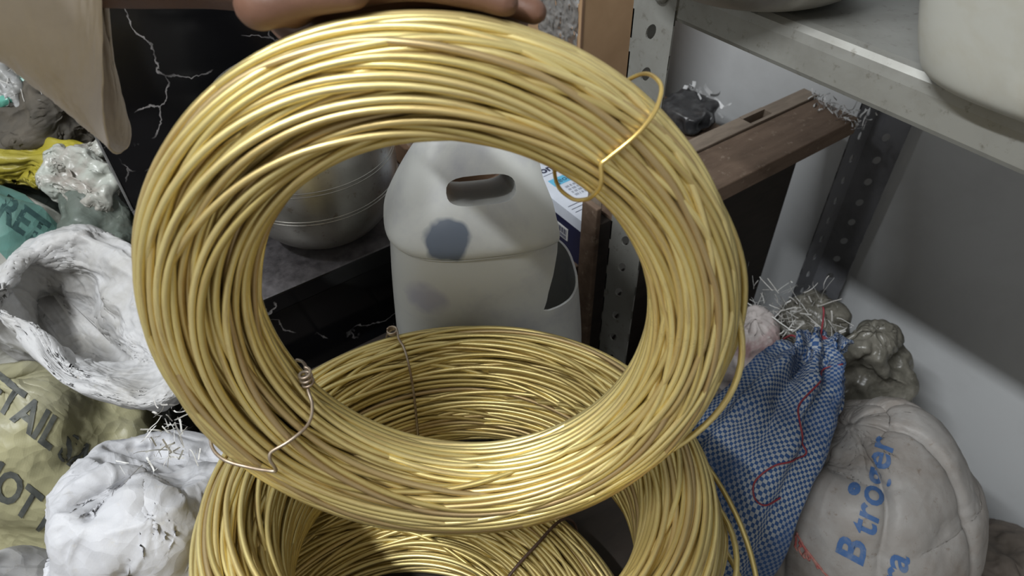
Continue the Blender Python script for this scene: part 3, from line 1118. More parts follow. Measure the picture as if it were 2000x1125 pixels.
def pillow(centre, right, top, thick, nu=120, nv=100, e1=.75, e2=.75):
    """closed cushion-like body spanned by centre->right and centre->top"""
    c, r, t = (np.array(v, float) for v in (centre, right, top))
    a, b = r - c, t - c
    n = np.cross(a, b); n = n / np.linalg.norm(n) * thick
    la = np.linspace(-np.pi / 2 + .02, np.pi / 2 - .02, nv)[:, None]
    lo = np.arange(nu)[None] / nu * 2 * np.pi
    pw = lambda x, e: np.sign(x) * np.abs(x) ** e
    X = pw(np.cos(la), e1) * pw(np.cos(lo), e2)
    Z = pw(np.cos(la), e1) * pw(np.sin(lo), e2)
    Y = pw(np.sin(la), e1) + 0 * lo
    return c + X[..., None] * a + Y[..., None] * b - Z[..., None] * n

def project_text(name, body, size, origin, xd, yd, bvh, mat, parent, bold=0.0, off=.0015, cuts=2, spacing=1.0):
    me = text_mesh(body, size, bold, spacing)
    b = bmesh.new(); b.from_mesh(me)
    bmesh.ops.triangulate(b, faces=b.faces)
    for _ in range(cuts):
        es = [e for e in b.edges if e.calc_length() > size * .09]
        if es:
            bmesh.ops.subdivide_edges(b, edges=es, cuts=1, use_grid_fill=True)
            bmesh.ops.triangulate(b, faces=[f for f in b.faces if len(f.verts) > 3])
    xd, yd = Vector(xd).normalized(), Vector(yd).normalized()
    yd = (yd - xd * yd.dot(xd)).normalized()
    nn = xd.cross(yd).normalized()
    cast = (Vector(origin) - Vector((0, 0, 1.4))).normalized()   # printed flat while lying towards the aisle
    bad = []
    for v in b.verts:
        p = Vector(origin) + xd * v.co.x + yd * v.co.y
        h = bvh.ray_cast(p - cast * .2, cast, .7)
        if h[0] is None:
            bad.append(v)
            continue
        hn = h[1] if h[1].dot(nn) > 0 else -h[1]
        v.co = h[0] + hn * off
    bmesh.ops.delete(b, geom=bad, context='VERTS')
    return bm_obj(name, b, mat, parent)

def shreds(name, pts, n, length, width, mat, parent, seed, spread=.02, up=(0, 0, 1), curl=1.0):
    r = np.random.default_rng(seed)
    V, F = [], []
    pts = np.array(pts, float)
    for k in range(n):
        p = pts[r.integers(len(pts))] + r.normal(size=3) * spread
        d = np.array(up) * r.uniform(.2, 1) + r.normal(size=3) * .7
        d /= np.linalg.norm(d)
        L = length * r.uniform(.4, 1.2)
        m = 10
        side = np.cross(d, r.normal(size=3)); side /= np.linalg.norm(side)
        w = width * r.uniform(.5, 1.2)
        b0 = len(V)
        bend = r.normal(size=3) * curl
        for j in range(m):
            f = j / (m - 1)
            V.append(p - side * w / 2); V.append(p + side * w / 2)
            d = d + bend * .22 + r.normal(size=3) * .12
            d /= np.linalg.norm(d)
            p = p + d * L / m
        for j in range(m - 1):
            F.append((b0 + 2 * j, b0 + 2 * j + 1, b0 + 2 * j + 3, b0 + 2 * j + 2))
    o = make(name, V, F, mat, parent, True)
    o['kind'] = 'stuff'
    return o

M['sk_white'] = m_sack('sack_white', (.50, .505, .53), (.40, .395, .40), .5, lo=.5, hi=.8, c3=(.50, .49, .48))
M['sk_open'] = m_sack('sack_white_soiled', (.48, .48, .485), (.31, .295, .265), .5, lo=.45, hi=.72, c3=(.36, .34, .31))
M['sk_olive'] = m_sack('sack_olive', (.36, .34, .20), (.27, .26, .19), .42, lo=.42, hi=.7, scale=5)
M['sk_green'] = m_sack('sack_grey_green_band', (.36, .36, .33), (.28, .27, .24), .5, lo=.45, hi=.75, band=None)
M['sk_teal'] = m_sack('sack_teal', (.10, .24, .21), (.12, .19, .165), .5, lo=.4, hi=.7, wstr=.4)
M['sk_greygreen'] = m_sack('sack_grey_green', (.13, .16, .14), (.08, .09, .075), .4, lo=.4, hi=.65, c3=(.22, .24, .21))
M['sk_yellow'] = m_sack('sack_yellow', (.36, .31, .03), (.25, .21, .035), .4, lo=.4, hi=.75)
M['sk_crinkled'] = m_sack('sack_crinkled', (.40, .42, .38), (.30, .27, .24), .3, lo=.4, hi=.6, c3=(.20, .22, .19), scale=14)
M['sk_dark'] = m_sack('cloth_dark', (.10, .085, .065), (.055, .05, .042), .8, lo=.35, hi=.65, wstr=.1, scale=12)
M['sk_net'] = m_sack('sack_net', (.50, .51, .52), (.26, .26, .25), .35, lo=.4, hi=.6, c3=(.16, .16, .15), scale=20)
M['sk_mint'] = m_sack('plastic_mint', (.10, .33, .26), (.08, .22, .18), .3, lo=.45, hi=.7)
M['sk_black'] = m_dirty('black_plastic', (.012, .012, .014), (.02, .02, .022), 10, .3)
M['sk_beige'] = m_dirty('beige_board', (.50, .46, .38), (.40, .36, .29), 10, .7)
M['sk_print'] = m_sack('sack_printed', (.37, .355, .34), (.25, .215, .185), .5, lo=.42, hi=.7, c3=(.22, .175, .14), scale=8, facet=.18)
M['sk_pink'] = m_sack('sack_red_print', (.55, .50, .48), (.40, .26, .26), .5, lo=.5, hi=.62, c3=(.22, .18, .16), scale=9)
M['sk_brown'] = m_sack('sack_brown', (.15, .125, .105), (.09, .075, .06), .7, lo=.4, hi=.7, scale=12)
M['check'] = m_check('blue_check', (.026, .070, .19), (.31, .335, .36), .0042)
M['bag_clear'] = m_sack('bag_dirty_clear', (.19, .18, .15), (.11, .105, .085), .3, lo=.4, hi=.6, c3=(.33, .315, .28), scale=18)
M['shred'] = m_dirty('white_shred', (.62, .62, .60), (.45, .43, .40), 20, .4)
M['ink_grey'] = m_dirty('ink_stencil', (.06, .065, .06), (.11, .115, .10), 45, .6, .45, .62)
M['ink_teal'] = m_dirty('ink_on_teal', (.02, .06, .06), (.04, .10, .09), 45, .6, .45, .62)
M['ink_blue'] = m_dirty('ink_blue', (.06, .14, .33), (.14, .20, .33), 60, .6, .5, .66)
M['ink_red'] = m_dirty('ink_red', (.38, .09, .08), (.42, .24, .2), 50, .6, .45, .62)
M['string_red'] = m_dirty('red_string', (.25, .03, .04), (.15, .02, .03), 40, .6)

# --- white sack left of the stacked coils
G = ring_sack([(-.13, .49, .0, .08, .09, -35), (-.13, .49, .02, .09, .105, -35), (-.13, .49, .30, .095, .11, -35), (-.125, .495, .55, .095, .11, -35), (-.115, .50, .69, .092, .105, -35), (-.105, .505, .755, .078, .09, -35), (-.095, .51, .790, .05, .06, -35), (-.09, .515, .80, .006, .006, -35)])
G = wrinkle(G, 1.15, 2, tether=.30, bend=.7, levels=(14, 28, 56, 112, 260))
G = crumple(G, .010, 9, 2.7)
G = creases(G, .0060, 6.5, 4.0)
o = empty('white_sack', (-.15, .50, 0))
tag(o, 'crumpled clean white woven sack just left of the stacked coils', 'sack')
ws = loft_body('sack_cloth', G, M['sk_white'], o)
shreds('frayed_threads', [(-0.0772, 0.5030, 0.8325), (-0.0568, 0.5235, 0.8334), (-0.0552, 0.4957, 0.8392), (-0.0992, 0.4979, 0.8149)], 60, .028, .0016, M['shred'], ws, 3, .010, (-.3, -.5, .6), 3.0)

# --- corner sack, bottom left
G = wrinkle(ring_sack(dome_rings((-.30, .55, 0), (-.275, .565, .735), .10, .10, 10), nv=110), 1.05, 5, tether=.4, bend=1.5)
o = empty('white_sack', (-.30, .55, 0))
tag(o, 'smooth greyish white sack in the bottom left corner', 'sack')
loft_body('sack_cloth', G, M['sk_open'], o)

# --- olive sack with stencilled print
G = ring_sack(dome_rings((-.25, .77, 0), (-.21, .79, .755), .19, .135, -25, p=2.6), nu=170, nv=150)
G = creases(wrinkle(G, 1.11, 8, tether=.3, bend=1.3, levels=(14, 28, 56, 112, 220)), .0035, 6, 11.0)
G = crumple(G, .006, 12, 8.5)
o = empty('olive_sack', (-.25, .74, 0))
tag(o, 'olive yellow plastic sack with stencilled letters at the left edge', 'sack')
ob = loft_body('sack_cloth', G, M['sk_olive'], o)
bv = bvh_of(ob)
def img_text(name, body, size, p0, p1, pu, bv, mat, parent, bold=0.0, cuts=2, spacing=1.0):
    p0, p1, pu = np.array(p0), np.array(p1), np.array(pu)
    return project_text(name, body, size, p0, p1 - p0, pu - p0, bv, mat, parent, bold, .0015, cuts, spacing)
img_text('stencil_print', 'RETAIL SALE', .050, (-0.2355, 0.7879, 0.7831), (-0.1684, 0.6332, 0.7462), (-0.2028, 0.7922, 0.8064), bv, M['ink_grey'], o, .0015)
img_text('stencil_print', 'NOT FOR', .050, (-0.2606, 0.6890, 0.7399), (-0.1944, 0.5435, 0.7105), (-0.2295, 0.6931, 0.7621), bv, M['ink_grey'], o, .0015)

# --- open-mouthed white sack
def open_sack():
    root = empty('open_white_sack', (-.12, .80, 0))
    tag(root, 'crumpled white woven sack with a wide open dark mouth', 'sack')
    inner_deep = [(-0.1539, 0.8921, 0.7336), (-0.1515, 0.9310, 0.7399), (-0.1312, 0.9461, 0.7361), (-0.1076, 0.9294, 0.7356), (-0.0949, 0.8936, 0.7264), (-0.0872, 0.8474, 0.7198), (-0.0937, 0.8122, 0.7143), (-0.1135, 0.8100, 0.7297), (-0.1326, 0.8292, 0.7350), (-0.1465, 0.8558, 0.7354)]
    inner_mid = [(-0.1671, 0.8560, 0.7960), (-0.1599, 0.9162, 0.7947), (-0.1337, 0.9429, 0.7901), (-0.0980, 0.9268, 0.7827), (-0.0809, 0.8665, 0.7694), (-0.0701, 0.7935, 0.7557), (-0.0670, 0.7420, 0.7562), (-0.0958, 0.7330, 0.7748), (-0.1273, 0.7683, 0.7869), (-0.1518, 0.8096, 0.7938)]
    inner_rim = [(-0.1696, 0.8537, 0.8217), (-0.1604, 0.9014, 0.8106), (-0.1355, 0.9277, 0.8048), (-0.0895, 0.9101, 0.8023), (-0.0671, 0.8504, 0.7927), (-0.0563, 0.7640, 0.7819), (-0.0487, 0.6941, 0.7836), (-0.0828, 0.6794, 0.7940), (-0.1260, 0.7248, 0.8079), (-0.1550, 0.7893, 0.8178)]
    crest = [(-0.1734, 0.8302, 0.8426), (-0.1645, 0.8918, 0.8289), (-0.1272, 0.9268, 0.8235), (-0.0761, 0.9170, 0.8309), (-0.0313, 0.8495, 0.8278), (-0.0216, 0.7350, 0.8209), (-0.0351, 0.6580, 0.8037), (-0.0772, 0.6476, 0.7987), (-0.1303, 0.7173, 0.8134), (-0.1648, 0.8114, 0.8313)]
    outer = [(-0.2027, 0.8614, 0.8087), (-0.1913, 0.9412, 0.7978), (-0.1421, 0.9979, 0.7894), (-0.0796, 0.9908, 0.7913), (-0.0214, 0.8797, 0.8019), (-0.0118, 0.7347, 0.7974), (-0.0349, 0.6355, 0.7843), (-0.0842, 0.6381, 0.7862), (-0.1438, 0.7186, 0.8064), (-0.1890, 0.8405, 0.8132)]
    under = [(-0.2466, 0.9686, 0.7160), (-0.2247, 1.0419, 0.7203), (-0.1675, 1.0941, 0.7127), (-0.0951, 1.0594, 0.7256), (-0.0382, 0.9316, 0.7353), (-0.0211, 0.7839, 0.7328), (-0.0419, 0.6973, 0.7322), (-0.0881, 0.7013, 0.7372), (-0.1502, 0.7928, 0.7510), (-0.2145, 0.9097, 0.7565)]
    L = [inner_deep, inner_mid, inner_rim, crest, outer, under]
    cen = np.mean(np.array(under), 0) + np.array([.0, .03, -.10])
    L += [[tuple(cen + (np.array(p) - cen) * .8 + np.array([0, 0, -.03])) for p in under], [tuple(cen + (np.array(p) - cen) * .3 + np.array([0, 0, -.05])) for p in under]]
    A = np.array([catmull(np.array(l), 190, True) for l in L])
    G = catmull(A, 170, False)
    G = wrinkle(G, 1.13, 14, tether=.6, bend=.8, levels=(14, 28, 56, 112, 270), aspect=.9)
    G = crumple(G, .010, 10, 13.2)
    G = creases(G, .0055, 7.5, 9.0)
    b = loft_body('sack_cloth', G[::-1], M['sk_open'], root, True, True)
    shreds('frayed_threads', [(-0.0529, 0.5865, 0.8035), (-0.0522, 0.5694, 0.8035)], 22, .03, .0018, M['shred'], b, 8, .006, (0, -.3, -.6), 1.6)
open_sack()

# --- grey sack with the teal band
G = ring_sack(dome_rings((-.22, 1.05, 0), (-.17, 1.06, .885), .175, .11, -35, p=3.0), nu=150, nv=130)
G = wrinkle(G, 1.07, 15, tether=.4, bend=1.4)
o = empty('teal_band_sack', (-.22, 1.03, 0))
tag(o, 'grey sack with a teal band and dark letters at the left', 'sack')
gb = loft_body('sack_cloth', G, M['sk_green'], o)
bv = bvh_of(gb)
def band_patch(name, quad, bv, mat, parent, n=60, m=30, off=.0012):
    q = [np.array(p) for p in quad]
    V, idx = [], {}
    nn = Vector(np.cross(q[1] - q[0], q[3] - q[0])).normalized()
    for j in range(m):
        for i in range(n):
            u, v = i / (n - 1), j / (m - 1)
            p = (q[0] * (1 - u) + q[1] * u) * (1 - v) + (q[3] * (1 - u) + q[2] * u) * v
            h = bv.ray_cast(Vector(p) + nn * .2, -nn, .6)
            if h[0] is None:
                h = bv.ray_cast(Vector(p) - nn * .4, nn, .6)
            if h[0] is not None:
                idx[(i, j)] = len(V)
                hn = h[1] if h[1].dot(nn) > 0 else -h[1]
                V.append(tuple(h[0] + hn * off))
    F = [(idx[(i, j)], idx[(i + 1, j)], idx[(i + 1, j + 1)], idx[(i, j + 1)]) for j in range(m - 1) for i in range(n - 1) if all(k in idx for k in ((i, j), (i + 1, j), (i + 1, j + 1), (i, j + 1)))]
    return make(name, V, F, mat, parent, True, np.array([(p[0] + p[1], p[2] * 1.4) for p in V]))
band_patch('teal_band', [(-0.2020, 1.1228, 0.8045), (-0.1563, 0.9850, 0.7405), (-0.0685, 0.9657, 0.7469), (-0.1407, 1.1706, 0.8247)], bv, M['sk_teal'], o)
img_text('stencil_print', 'RETAIL', .050, (-0.1607, 1.0936, 0.8036), (-0.1102, 0.9861, 0.7690), (-0.1353, 1.1006, 0.8250), bv, M['ink_teal'], o, .0015)

# --- smaller bags heaped behind
def bag(name, label, c, r, t, th, mat, amp, scale, seed, z_down=None, cat='bag', **kw):
    G = wrinkle(pillow(c, r, t, th, **kw), 1.05 + amp * 7, seed, tether=.5, bend=.8, noise=.012)
    G = crumple(G, amp * .5, scale * 1.6, seed + 3)
    o = empty(name, tuple(np.array(c)))
    tag(o, label, cat)
    b = loft_body('bag_film', G, mat, o)
    return o, b
bag('grey_green_bag', 'dark grey-green plastic bag wedged beside the marble slab', (-0.0451, 1.0121, 0.7724), (-0.0099, 0.9744, 0.7604), (-0.0242, 1.0787, 0.7994), .04, M['sk_greygreen'], .016, 14, 21)
bag('crinkled_bag', 'crinkled pale striped plastic bag against the marble slab edge', (-0.0353, 1.0639, 0.8235), (-0.0025, 1.0279, 0.8116), (-0.0145, 1.1008, 0.8390), .03, M['sk_crinkled'], .026, 16, 24)
bag('crinkled_bag', 'twisted grey plastic wrapper above the striped crinkled bag', (-0.0291, 1.0850, 0.8456), (0.0087, 1.0749, 0.8593), (-0.0206, 1.1011, 0.8502), .018, M['sk_crinkled'], .018, 22, 27)
bag('yellow_bag', 'bright yellow plastic bag at the left edge', (-0.1038, 1.1680, 0.8298), (-0.0038, 1.0998, 0.8299), (-0.0878, 1.1889, 0.8431), .035, M['sk_yellow'], .018, 13, 30)
bag('dark_cloth', 'dark brown stained cloth above the yellow bag', (-0.0537, 1.2192, 0.8608), (0.0209, 1.1920, 0.8816), (-0.0488, 1.2774, 0.8856), .05, M['sk_dark'], .030, 11, 33, cat='cloth')
bag('beige_board', 'pale beige packing piece between yellow bag and dark cloth', (-0.0270, 1.1967, 0.8279), (0.0173, 1.1742, 0.8348), (-0.0140, 1.2298, 0.8356), .02, M['sk_beige'], .006, 8, 36, cat='packaging')
bag('black_bag', 'small black plastic bundle beside the marble slab edge', (0.0095, 1.2013, 0.8247), (0.0258, 1.1856, 0.8207), (0.0180, 1.2454, 0.8392), .03, M['sk_black'], .008, 12, 39)
bag('grey_bag', 'grey rumpled plastic sheet behind the dark cloth', (-0.0057, 1.3510, 0.8882), (0.0506, 1.2966, 0.8743), (0.0232, 1.4371, 0.9224), .04, M['sk_net'], .04, 11, 42)
o, b = bag('mesh_sack', 'white mesh sack with mint green lining at the left edge', (-0.0708, 1.3043, 0.9250), (-0.0315, 1.2697, 0.9182), (-0.0463, 1.3894, 0.9558), .04, M['sk_net'], .035, 14, 45)
G = crumple(pillow((-0.0832, 1.2355, 0.9011), (-0.0370, 1.2192, 0.9145), (-0.0631, 1.2556, 0.9162), .025), .015, 14, 47)
loft_body('mint_lining', G, M['sk_mint'], o)
shreds('frayed_threads', [(-0.0722, 1.2246, 0.9273), (-0.0457, 1.2348, 0.9521), (-0.0366, 1.2206, 0.9305), (-0.0492, 1.2035, 0.9080)], 40, .05, .0016, M['shred'], b, 12, .015, (.2, -.3, -.2))
# the heap they lie on
G = wrinkle(ring_sack(dome_rings((-.20, 1.23, 0), (-.16, 1.22, .78), .18, .055, 0), nv=90, nu=110), 1.1, 50, tether=.4)
o = empty('grey_sack', (-.20, 1.16, 0))
tag(o, 'grey full sack carrying the heap of bags at the left', 'sack')
loft_body('sack_cloth', G, M['sk_greygreen'], o)

def lay_on(bv, pts, off, d=(.41, .60, -.687)):
    out, d = [], Vector(d).normalized()
    for q in pts:
        h = bv.ray_cast(Vector(q) - d * .25, d, .8)
        if h[0] is not None:
            out.append(np.array(h[0] - d * off))
    return np.array(out)
# --- blue check sack, tied with red string
rings = [(.455, .245, 0.0, .07, .065, -35), (.455, .245, .02, .085, .08, -35), (.455, .240, .22, .09, .085, -35), (.460, .235, .40, .098, .088, -35), (.515, .243, .505, .094, .080, -35), (.60, .262, .563, .075, .064, -30), (.68, .283, .592, .055, .046, -25), (.737, .298, .600, .037, .030, -20), (.766, .305, .598, .026, .022, -20), (.783, .309, .593, .020, .018, -20), (.797, .314, .588, .028, .022, -20), (.812, .318, .580, .036, .020, -20)]
G = wrinkle(ring_sack(rings, nu=160, nv=130, expo=2.1), 1.10, 60, levels=(14, 28, 56, 112, 230), aspect=.8, tether=.6, bend=1.2)
nv, nu = G.shape[:2]
v = np.linspace(0, 1, nv)[:, None]
th = np.arange(nu)[None] / nu * 2 * np.pi
Nn = grid_normals(G)
pl = np.cos(8 * th + 2.0 * pnoise(np.stack([np.cos(th) * 2 + 0 * v, np.sin(th) * 2 + 0 * v, v * 3 + 0 * th], -1)))
amp = .015 * np.clip((v - .30) / .3, 0, 1) * np.clip((1.02 - v) / .35, .22, 1)
G = G + Nn * (amp * pl)[..., None]
G = crumple(G, .005, 12, 60, mask=np.clip((.9 - v) / .3, .25, 1))
blue = empty('blue_check_sack', (.455, .245, 0))
tag(blue, 'blue and white checked woven sack tied with red string', 'sack')
bb = loft_body('sack_cloth', G, M['check'], blue)
bvb = bvh_of(bb)
Pst = catmull(np.array([(0.7763, 0.3030, 0.5848), (0.6959, 0.2866, 0.6099), (0.6538, 0.2794, 0.6075), (0.6339, 0.2647, 0.5973), (0.6194, 0.2394, 0.5957), (0.6180, 0.2256, 0.5828), (0.5995, 0.2246, 0.5855), (0.5655, 0.2371, 0.5907), (0.5271, 0.2307, 0.5912), (0.5117, 0.2152, 0.5831), (0.5186, 0.2019, 0.5756), (0.5404, 0.1921, 0.5800)]), 140, False)
Ps = lay_on(bvb, Pst, .002)
for _ in range(4):
    Ps[1:-1] = .5 * Ps[1:-1] + .25 * (Ps[2:] + Ps[:-2])
tube('string', Ps, .0012, M['string_red'], blue)
kk = np.linspace(0, 1, 90)
nc, na = np.array([.783, .309, .592]), np.array([.93, .26, -.15])
e1 = np.cross(na, [0, 0, 1]); e1 /= np.linalg.norm(e1); e2 = np.cross(na, e1)
tube('string', nc + (.024 * np.cos(kk * 25))[:, None] * e1 + (.024 * np.sin(kk * 25))[:, None] * e2 + ((kk - .5) * .012)[:, None] * na, .0016, M['string_red'], blue)
tube('string', catmull(np.array([nc + e2 * .022, nc + e2 * .03 + (.0, 0, .02), nc + (.012, .02, .05), nc + (.02, .03, .06)]), 30, False), .0014, M['string_red'], blue)
tube('string', catmull(np.array([nc - e1 * .024, nc - e1 * .045 + (.0, 0, .005), nc - e1 * .06 + (.01, 0, -.02)]), 30, False), .0016, M['string_red'], blue)

# --- white printed sack
rings = [(.745, .12, 0, .12, .12, 0), (.745, .12, .02, .135, .135, 0), (.745, .12, .22, .145, .145, 0), (.74, .13, .36, .15, .15, 0), (.745, .16, .45, .140, .135, 0), (.755, .18, .505, .095, .10, 0), (.75, .20, .530, .045, .05, 0), (.745, .21, .538, .008, .008, 0)]
G = wrinkle(ring_sack(rings, nu=160, nv=130, expo=2.2), 1.045, 66, levels=(14, 28, 56, 112, 240), aspect=.8, tether=.6, bend=1.8)
nv, nu = G.shape[:2]
v = np.linspace(0, 1, nv)[:, None]
Nn = grid_normals(G)
th2 = np.arange(nu)[None] / nu * 2 * np.pi
pl = 1 - np.exp(-np.abs(np.cos(3.5 * th2 + .6 + .55 * pnoise(np.stack([np.cos(th2) * 1.5 + 0 * v, np.sin(th2) * 1.5 + 0 * v, v * 2 + 0 * th2], -1)))) / .16)
G = G + Nn * (.016 * pl * np.clip((v - .25) / .4, 0, 1) * np.clip((.98 - v) / .2, 0, 1))[..., None]
G = creases(G, .0022, 6, 66, 3)
o = empty('printed_white_sack', (.70, .12, 0))
tag(o, 'soiled white sack with blue lettering and red print beside the checked sack', 'sack')
pbd = loft_body('sack_cloth', G, M['sk_print'], o)
bv = bvh_of(pbd)
img_text('blue_print', 'troger', .052, (0.6762, 0.0937, 0.4586), (0.7765, 0.1465, 0.4919), (0.6488, 0.1192, 0.4645), bv, M['ink_blue'], o, .001, spacing=1.05)
img_text('blue_print', 'B', .055, (0.6321, 0.0795, 0.4491), (0.6762, 0.1010, 0.4650), (0.6070, 0.1081, 0.4591), bv, M['ink_blue'], o, .0015)
img_text('blue_print', 'ra', .050, (0.6665, 0.0300, 0.4263), (0.7148, 0.0552, 0.4481), (0.6417, 0.0565, 0.4347), bv, M['ink_blue'], o, .001)
img_text('blue_print', 'o', .02, (0.6957, 0.1459, 0.4868), (0.7081, 0.1528, 0.5002), (0.6869, 0.1553, 0.4898), bv, M['ink_blue'], o, .004)
def line_on(name, pts, bv, mat, parent, r, off=.0006, n=60):
    P = catmull(np.array(pts), n, False)
    return tube(name, snap(bv, P, off), r, mat, parent, 6)
for pts in ([(0.5177, 0.1491, 0.4561), (0.5736, 0.1647, 0.4740)], [(0.5736, 0.1647, 0.4740), (0.5896, 0.1084, 0.4489), (0.5802, 0.0747, 0.4430)], [(0.5287, 0.1401, 0.4549), (0.5810, 0.1504, 0.4659), (0.5748, 0.1075, 0.4538)], [(0.5359, 0.1321, 0.4521), (0.5605, 0.1411, 0.4601), (0.5543, 0.1249, 0.4569), (0.5765, 0.1327, 0.4624), (0.5685, 0.1108, 0.4529)]):
    line_on('red_print', pts, bv, M['ink_red'], o, .0016)
sq0, sq1, sqw = np.array((0.7385, 0.0812, 0.4558)), np.array((0.7919, 0.1080, 0.4674)), np.array((0.7324, 0.0905, 0.4603))
line_on('blue_print', [tuple(sq0 + (sq1 - sq0) * k / 16 + (sqw - sq0) * (.55 if k % 2 else 0)) for k in range(17)], bv, M['ink_blue'], o, .0011, n=110)

# --- sacks and bags behind, under the shelf
def bag2(name, label, rings, mat, amp, scale, seed, cat='sack'):
    G = wrinkle(ring_sack(rings, nu=130, nv=110, expo=2.3), 1.06 + amp * 3.5, seed, tether=.35, bend=.9)
    G = crumple(G, amp * .3, scale * 1.6, seed)
    o = empty(name, tuple(rings[0][:3]))
    tag(o, label, cat)
    return o, loft_body('sack_cloth', G, mat, o)
o, b = bag2('red_print_sack', 'white sack with faded red print under the cabinet rail', dome_rings((.78, .45, 0), (.78, .43, .56), .10, .085, -30), M['sk_pink'], .035, 10, 70)
o, b = bag2('frayed_sack', 'frayed grey white sack heaped in front of the rear post', dome_rings((.98, .41, 0), (.95, .41, .51), .10, .09, 20), M['bag_clear'], .04, 11, 73)
shreds('frayed_threads', [(0.8460, 0.4488, 0.5500), (0.8715, 0.4233, 0.5429), (0.8570, 0.3867, 0.5314), (0.8212, 0.4120, 0.5322), (0.8675, 0.3635, 0.5320), (0.9115, 0.3874, 0.5355), (0.8033, 0.4469, 0.5519), (0.8452, 0.3399, 0.5418)], 210, .042, .0024, M['shred'], b, 17, .022, (-.2, -.3, .5), 3.2)
o, b = bag2('dirty_clear_bag', 'dirty see-through plastic bag slumped against the wall', dome_rings((1.02, .30, 0), (.97, .31, .515), .075, .12, 35, p=2.2), M['bag_clear'], .04, 11, 76, 'bag')
o, b = bag2('brown_sack', 'dark brown sack on the floor at the lower right corner', dome_rings((.98, -.12, 0), (1.0, -.10, .20), .20, .22, 0, p=2.8), M['sk_brown'], .04, 9, 79)
o, b = bag2('grey_sack', 'grey white sack between the coils and the checked sack', dome_rings((.62, .37, 0), (.60, .36, .56), .08, .08, -30), M['sk_open'], .03, 10, 82)
# black wrapped packet on the cabinet board by the wall
G = crumple(pillow((1.035, .85, .674), (1.085, .86, .674), (1.025, .90, .674), .024, e1=.4, e2=.4), .010, 25, 85)
o = empty('black_packet', (1.035, .85, .65))
tag(o, 'black packet in torn film by the white wall', 'packet')
loft_body('packet_body', G, M['black_film'], o)
shreds('torn_film', [(1.08, .85, .695), (1.07, .82, .69), (1.08, .88, .695)], 26, .03, .008, M['white_film'], o, 21, .012, (0, -.3, .3), .5)
# white fluff caught on the rail end
fl = shreds('plastic_fluff', [(1.05, .53, .806), (1.045, .56, .806), (1.06, .585, .806), (1.055, .51, .805)], 120, .02, .003, M['white_film'], None, 25, .009, (0, 0, .4), 1.5)
tag(fl, 'white plastic fluff caught on the end of the cabinet rail', 'plastic scraps', kind='stuff')
# ------------------------------------------------------------------ arm and hand
def capsule_chain(V, F, pts, rad, sides=14):
    """tapered, capped limb appended to V, F"""
    P = catmull(np.array(pts, float), len(pts) * 6, False)
    r = catmull(np.array(rad, float)[:, None], len(pts) * 6, False)[:, 0]
    T = P[1] - P[0]; T /= np.linalg.norm(T)
    T2 = P[-1] - P[-2]; T2 /= np.linalg.norm(T2)
    a = np.array([.95, .8, .55, .25])
    P = np.concatenate([[P[0] - T * r[0] * x for x in a], P, [P[-1] + T2 * r[-1] * x for x in a[::-1]]])
    c = np.sqrt(1 - a ** 2)
    r = np.concatenate([r[0] * c, r, r[-1] * c[::-1]])
    Vt, Ft, _ = tube_arrays(P, r, sides)
    b = len(V)
    V.extend([tuple(p) for p in Vt]); F.extend([tuple(i + b for i in f) for f in Ft])

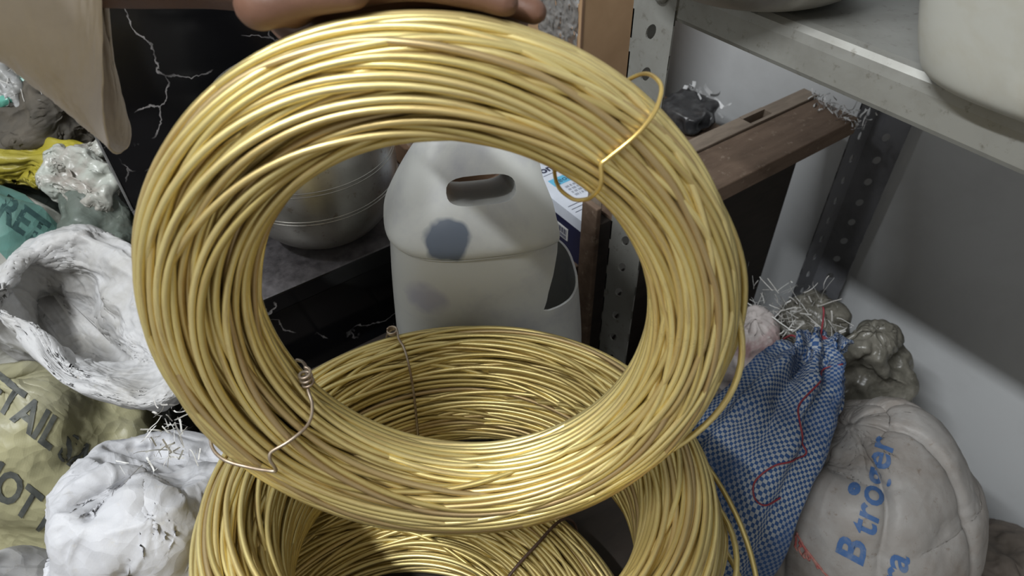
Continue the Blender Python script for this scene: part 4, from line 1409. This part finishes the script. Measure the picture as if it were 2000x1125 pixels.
def person_arm():
    root = empty('person', (0.0926, 0.5492, 1.2654))
    tag(root, 'person in a pale loose sleeve reaching in, hand holding up the coil', 'person')
    q = lambda t, sdeg, off: tuple(on_coil(F1, math.radians(t), math.radians(sdeg), off))
    V, F = [], []
    wrist = (0.1376, 0.4934, 1.2406)
    # forearm down to the wrist
    capsule_chain(V, F, [(-0.1043, 0.5782, 1.3552), (-0.0675, 0.5555, 1.3283), (-0.0026, 0.5402, 1.2881), (0.0568, 0.5373, 1.2628), (0.1107, 0.5162, 1.2474), wrist], [.052, .050, .046, .040, .032, .028])
    # palm bones fanning to the knuckles
    kn = [(110, -12, .015), (108, -40, .016), (108, -66, .016), (110, -92, .016)]
    rr = [.0150, .0165, .0160, .0140]
    for (t, sd, of), r_ in zip(kn, rr):
        capsule_chain(V, F, [wrist, tuple(.5 * (np.array(wrist) + np.array(q(t + 3, sd, of + .010)))), q(t, sd, of)], [.020, .019, r_])
    # fingers laid along and pressed round the back of the rim, unequal lengths
    for (t, sd, of), (l1, l2, l3), (b1, b2, b3) in zip(kn, ((94, 84, 78), (91, 80, 73), (92, 81, 75), (97, 89, 84)), ((-12, -8, -4), (-38, -34, -28), (-64, -60, -54), (-90, -86, -80))):
        th_ = .0098 if sd > -80 else .0086
        capsule_chain(V, F, [q(t, sd, of), q(l1, b1, .0125), q(l2, b2, .0105), q(l3, b3, .0085)], [th_ * 1.1, th_, th_ * .93, th_ * .78])
    # thumb over the top, leaving the side of the palm near its base
    capsule_chain(V, F, [(0.1578, 0.4678, 1.2405), q(115, -16, .020), q(107, -2, .015), q(100, 4, .0115)], [.0175, .0140, .0112, .0090])
    o = make('arm_and_hand', V, F, M['skin'], root)
    rm = o.modifiers.new('r', 'REMESH'); rm.mode = 'VOXEL'; rm.voxel_size = .0026; rm.use_smooth_shade = True
    evaluated_replace(o)
    sm = o.modifiers.new('s', 'SMOOTH'); sm.factor = .5; sm.iterations = 5
    evaluated_replace(o)
    o.data.materials.clear(); o.data.materials.append(M['skin'])
    o.data.polygons.foreach_set('use_smooth', [True] * len(o.data.polygons))
    # loose sleeve: rings round the forearm, the open cuff droops to a tail
    L = [[(-0.1408, 0.5964, 1.4003), (-0.1528, 0.6422, 1.3895), (-0.1548, 0.6312, 1.3787), (-0.1548, 0.5919, 1.3734), (-0.1458, 0.5441, 1.3807), (-0.1407, 0.5545, 1.3928)],
         [(-0.1044, 0.5969, 1.4225), (-0.1322, 0.7132, 1.3911), (-0.1569, 0.6836, 1.3358), (-0.1688, 0.5867, 1.3169), (-0.1355, 0.4567, 1.3542), (-0.1112, 0.4731, 1.3976)],
         [(-0.0420, 0.5756, 1.3829), (-0.0403, 0.6635, 1.3442), (-0.0634, 0.6223, 1.2798), (-0.0977, 0.5451, 1.2575), (-0.0947, 0.4437, 1.3090), (-0.0685, 0.4665, 1.3591)],
         [(0.0211, 0.5225, 1.3450), (0.0360, 0.6097, 1.2991), (0.0159, 0.5661, 1.2344), (-0.0250, 0.5159, 1.2244), (-0.0404, 0.4242, 1.2807), (-0.0206, 0.4324, 1.3288)],
         [(0.0477, 0.5265, 1.3207), (0.0618, 0.6049, 1.2812), (0.0355, 0.5653, 1.2163), (-0.0043, 0.5157, 1.1856), (-0.0153, 0.4497, 1.2452), (0.0014, 0.4555, 1.3039)],
         [(0.0629, 0.5238, 1.3129), (0.0689, 0.5994, 1.2733), (0.0397, 0.5563, 1.2037), (0.0219, 0.5219, 1.1629), (0.0075, 0.5070, 1.1559), (0.0035, 0.4913, 1.1762), (0.0120, 0.4597, 1.2265), (0.0364, 0.4531, 1.2935)],
         [(0.0659, 0.5204, 1.3117), (0.0719, 0.6026, 1.2706), (0.0389, 0.5568, 1.1963), (0.0251, 0.5159, 1.1524), (0.0140, 0.4994, 1.1459), (0.0091, 0.4815, 1.1637), (0.0211, 0.4586, 1.2164), (0.0471, 0.4565, 1.2883)]]
    A = np.array([catmull(np.array(l), 100, True) for l in L])
    G = catmull(A, 110, False)
    G = wrinkle(G, 1.04, 91, tether=.8, bend=1.6, noise=.012, levels=(10, 20, 40, 80, 130))
    sl = loft_body('sleeve', G, M['sleeve'], root, True, False)
    so = sl.modifiers.new('cloth', 'SOLIDIFY'); so.thickness = .0016; so.offset = 0
    evaluated_replace(sl)
person_arm()
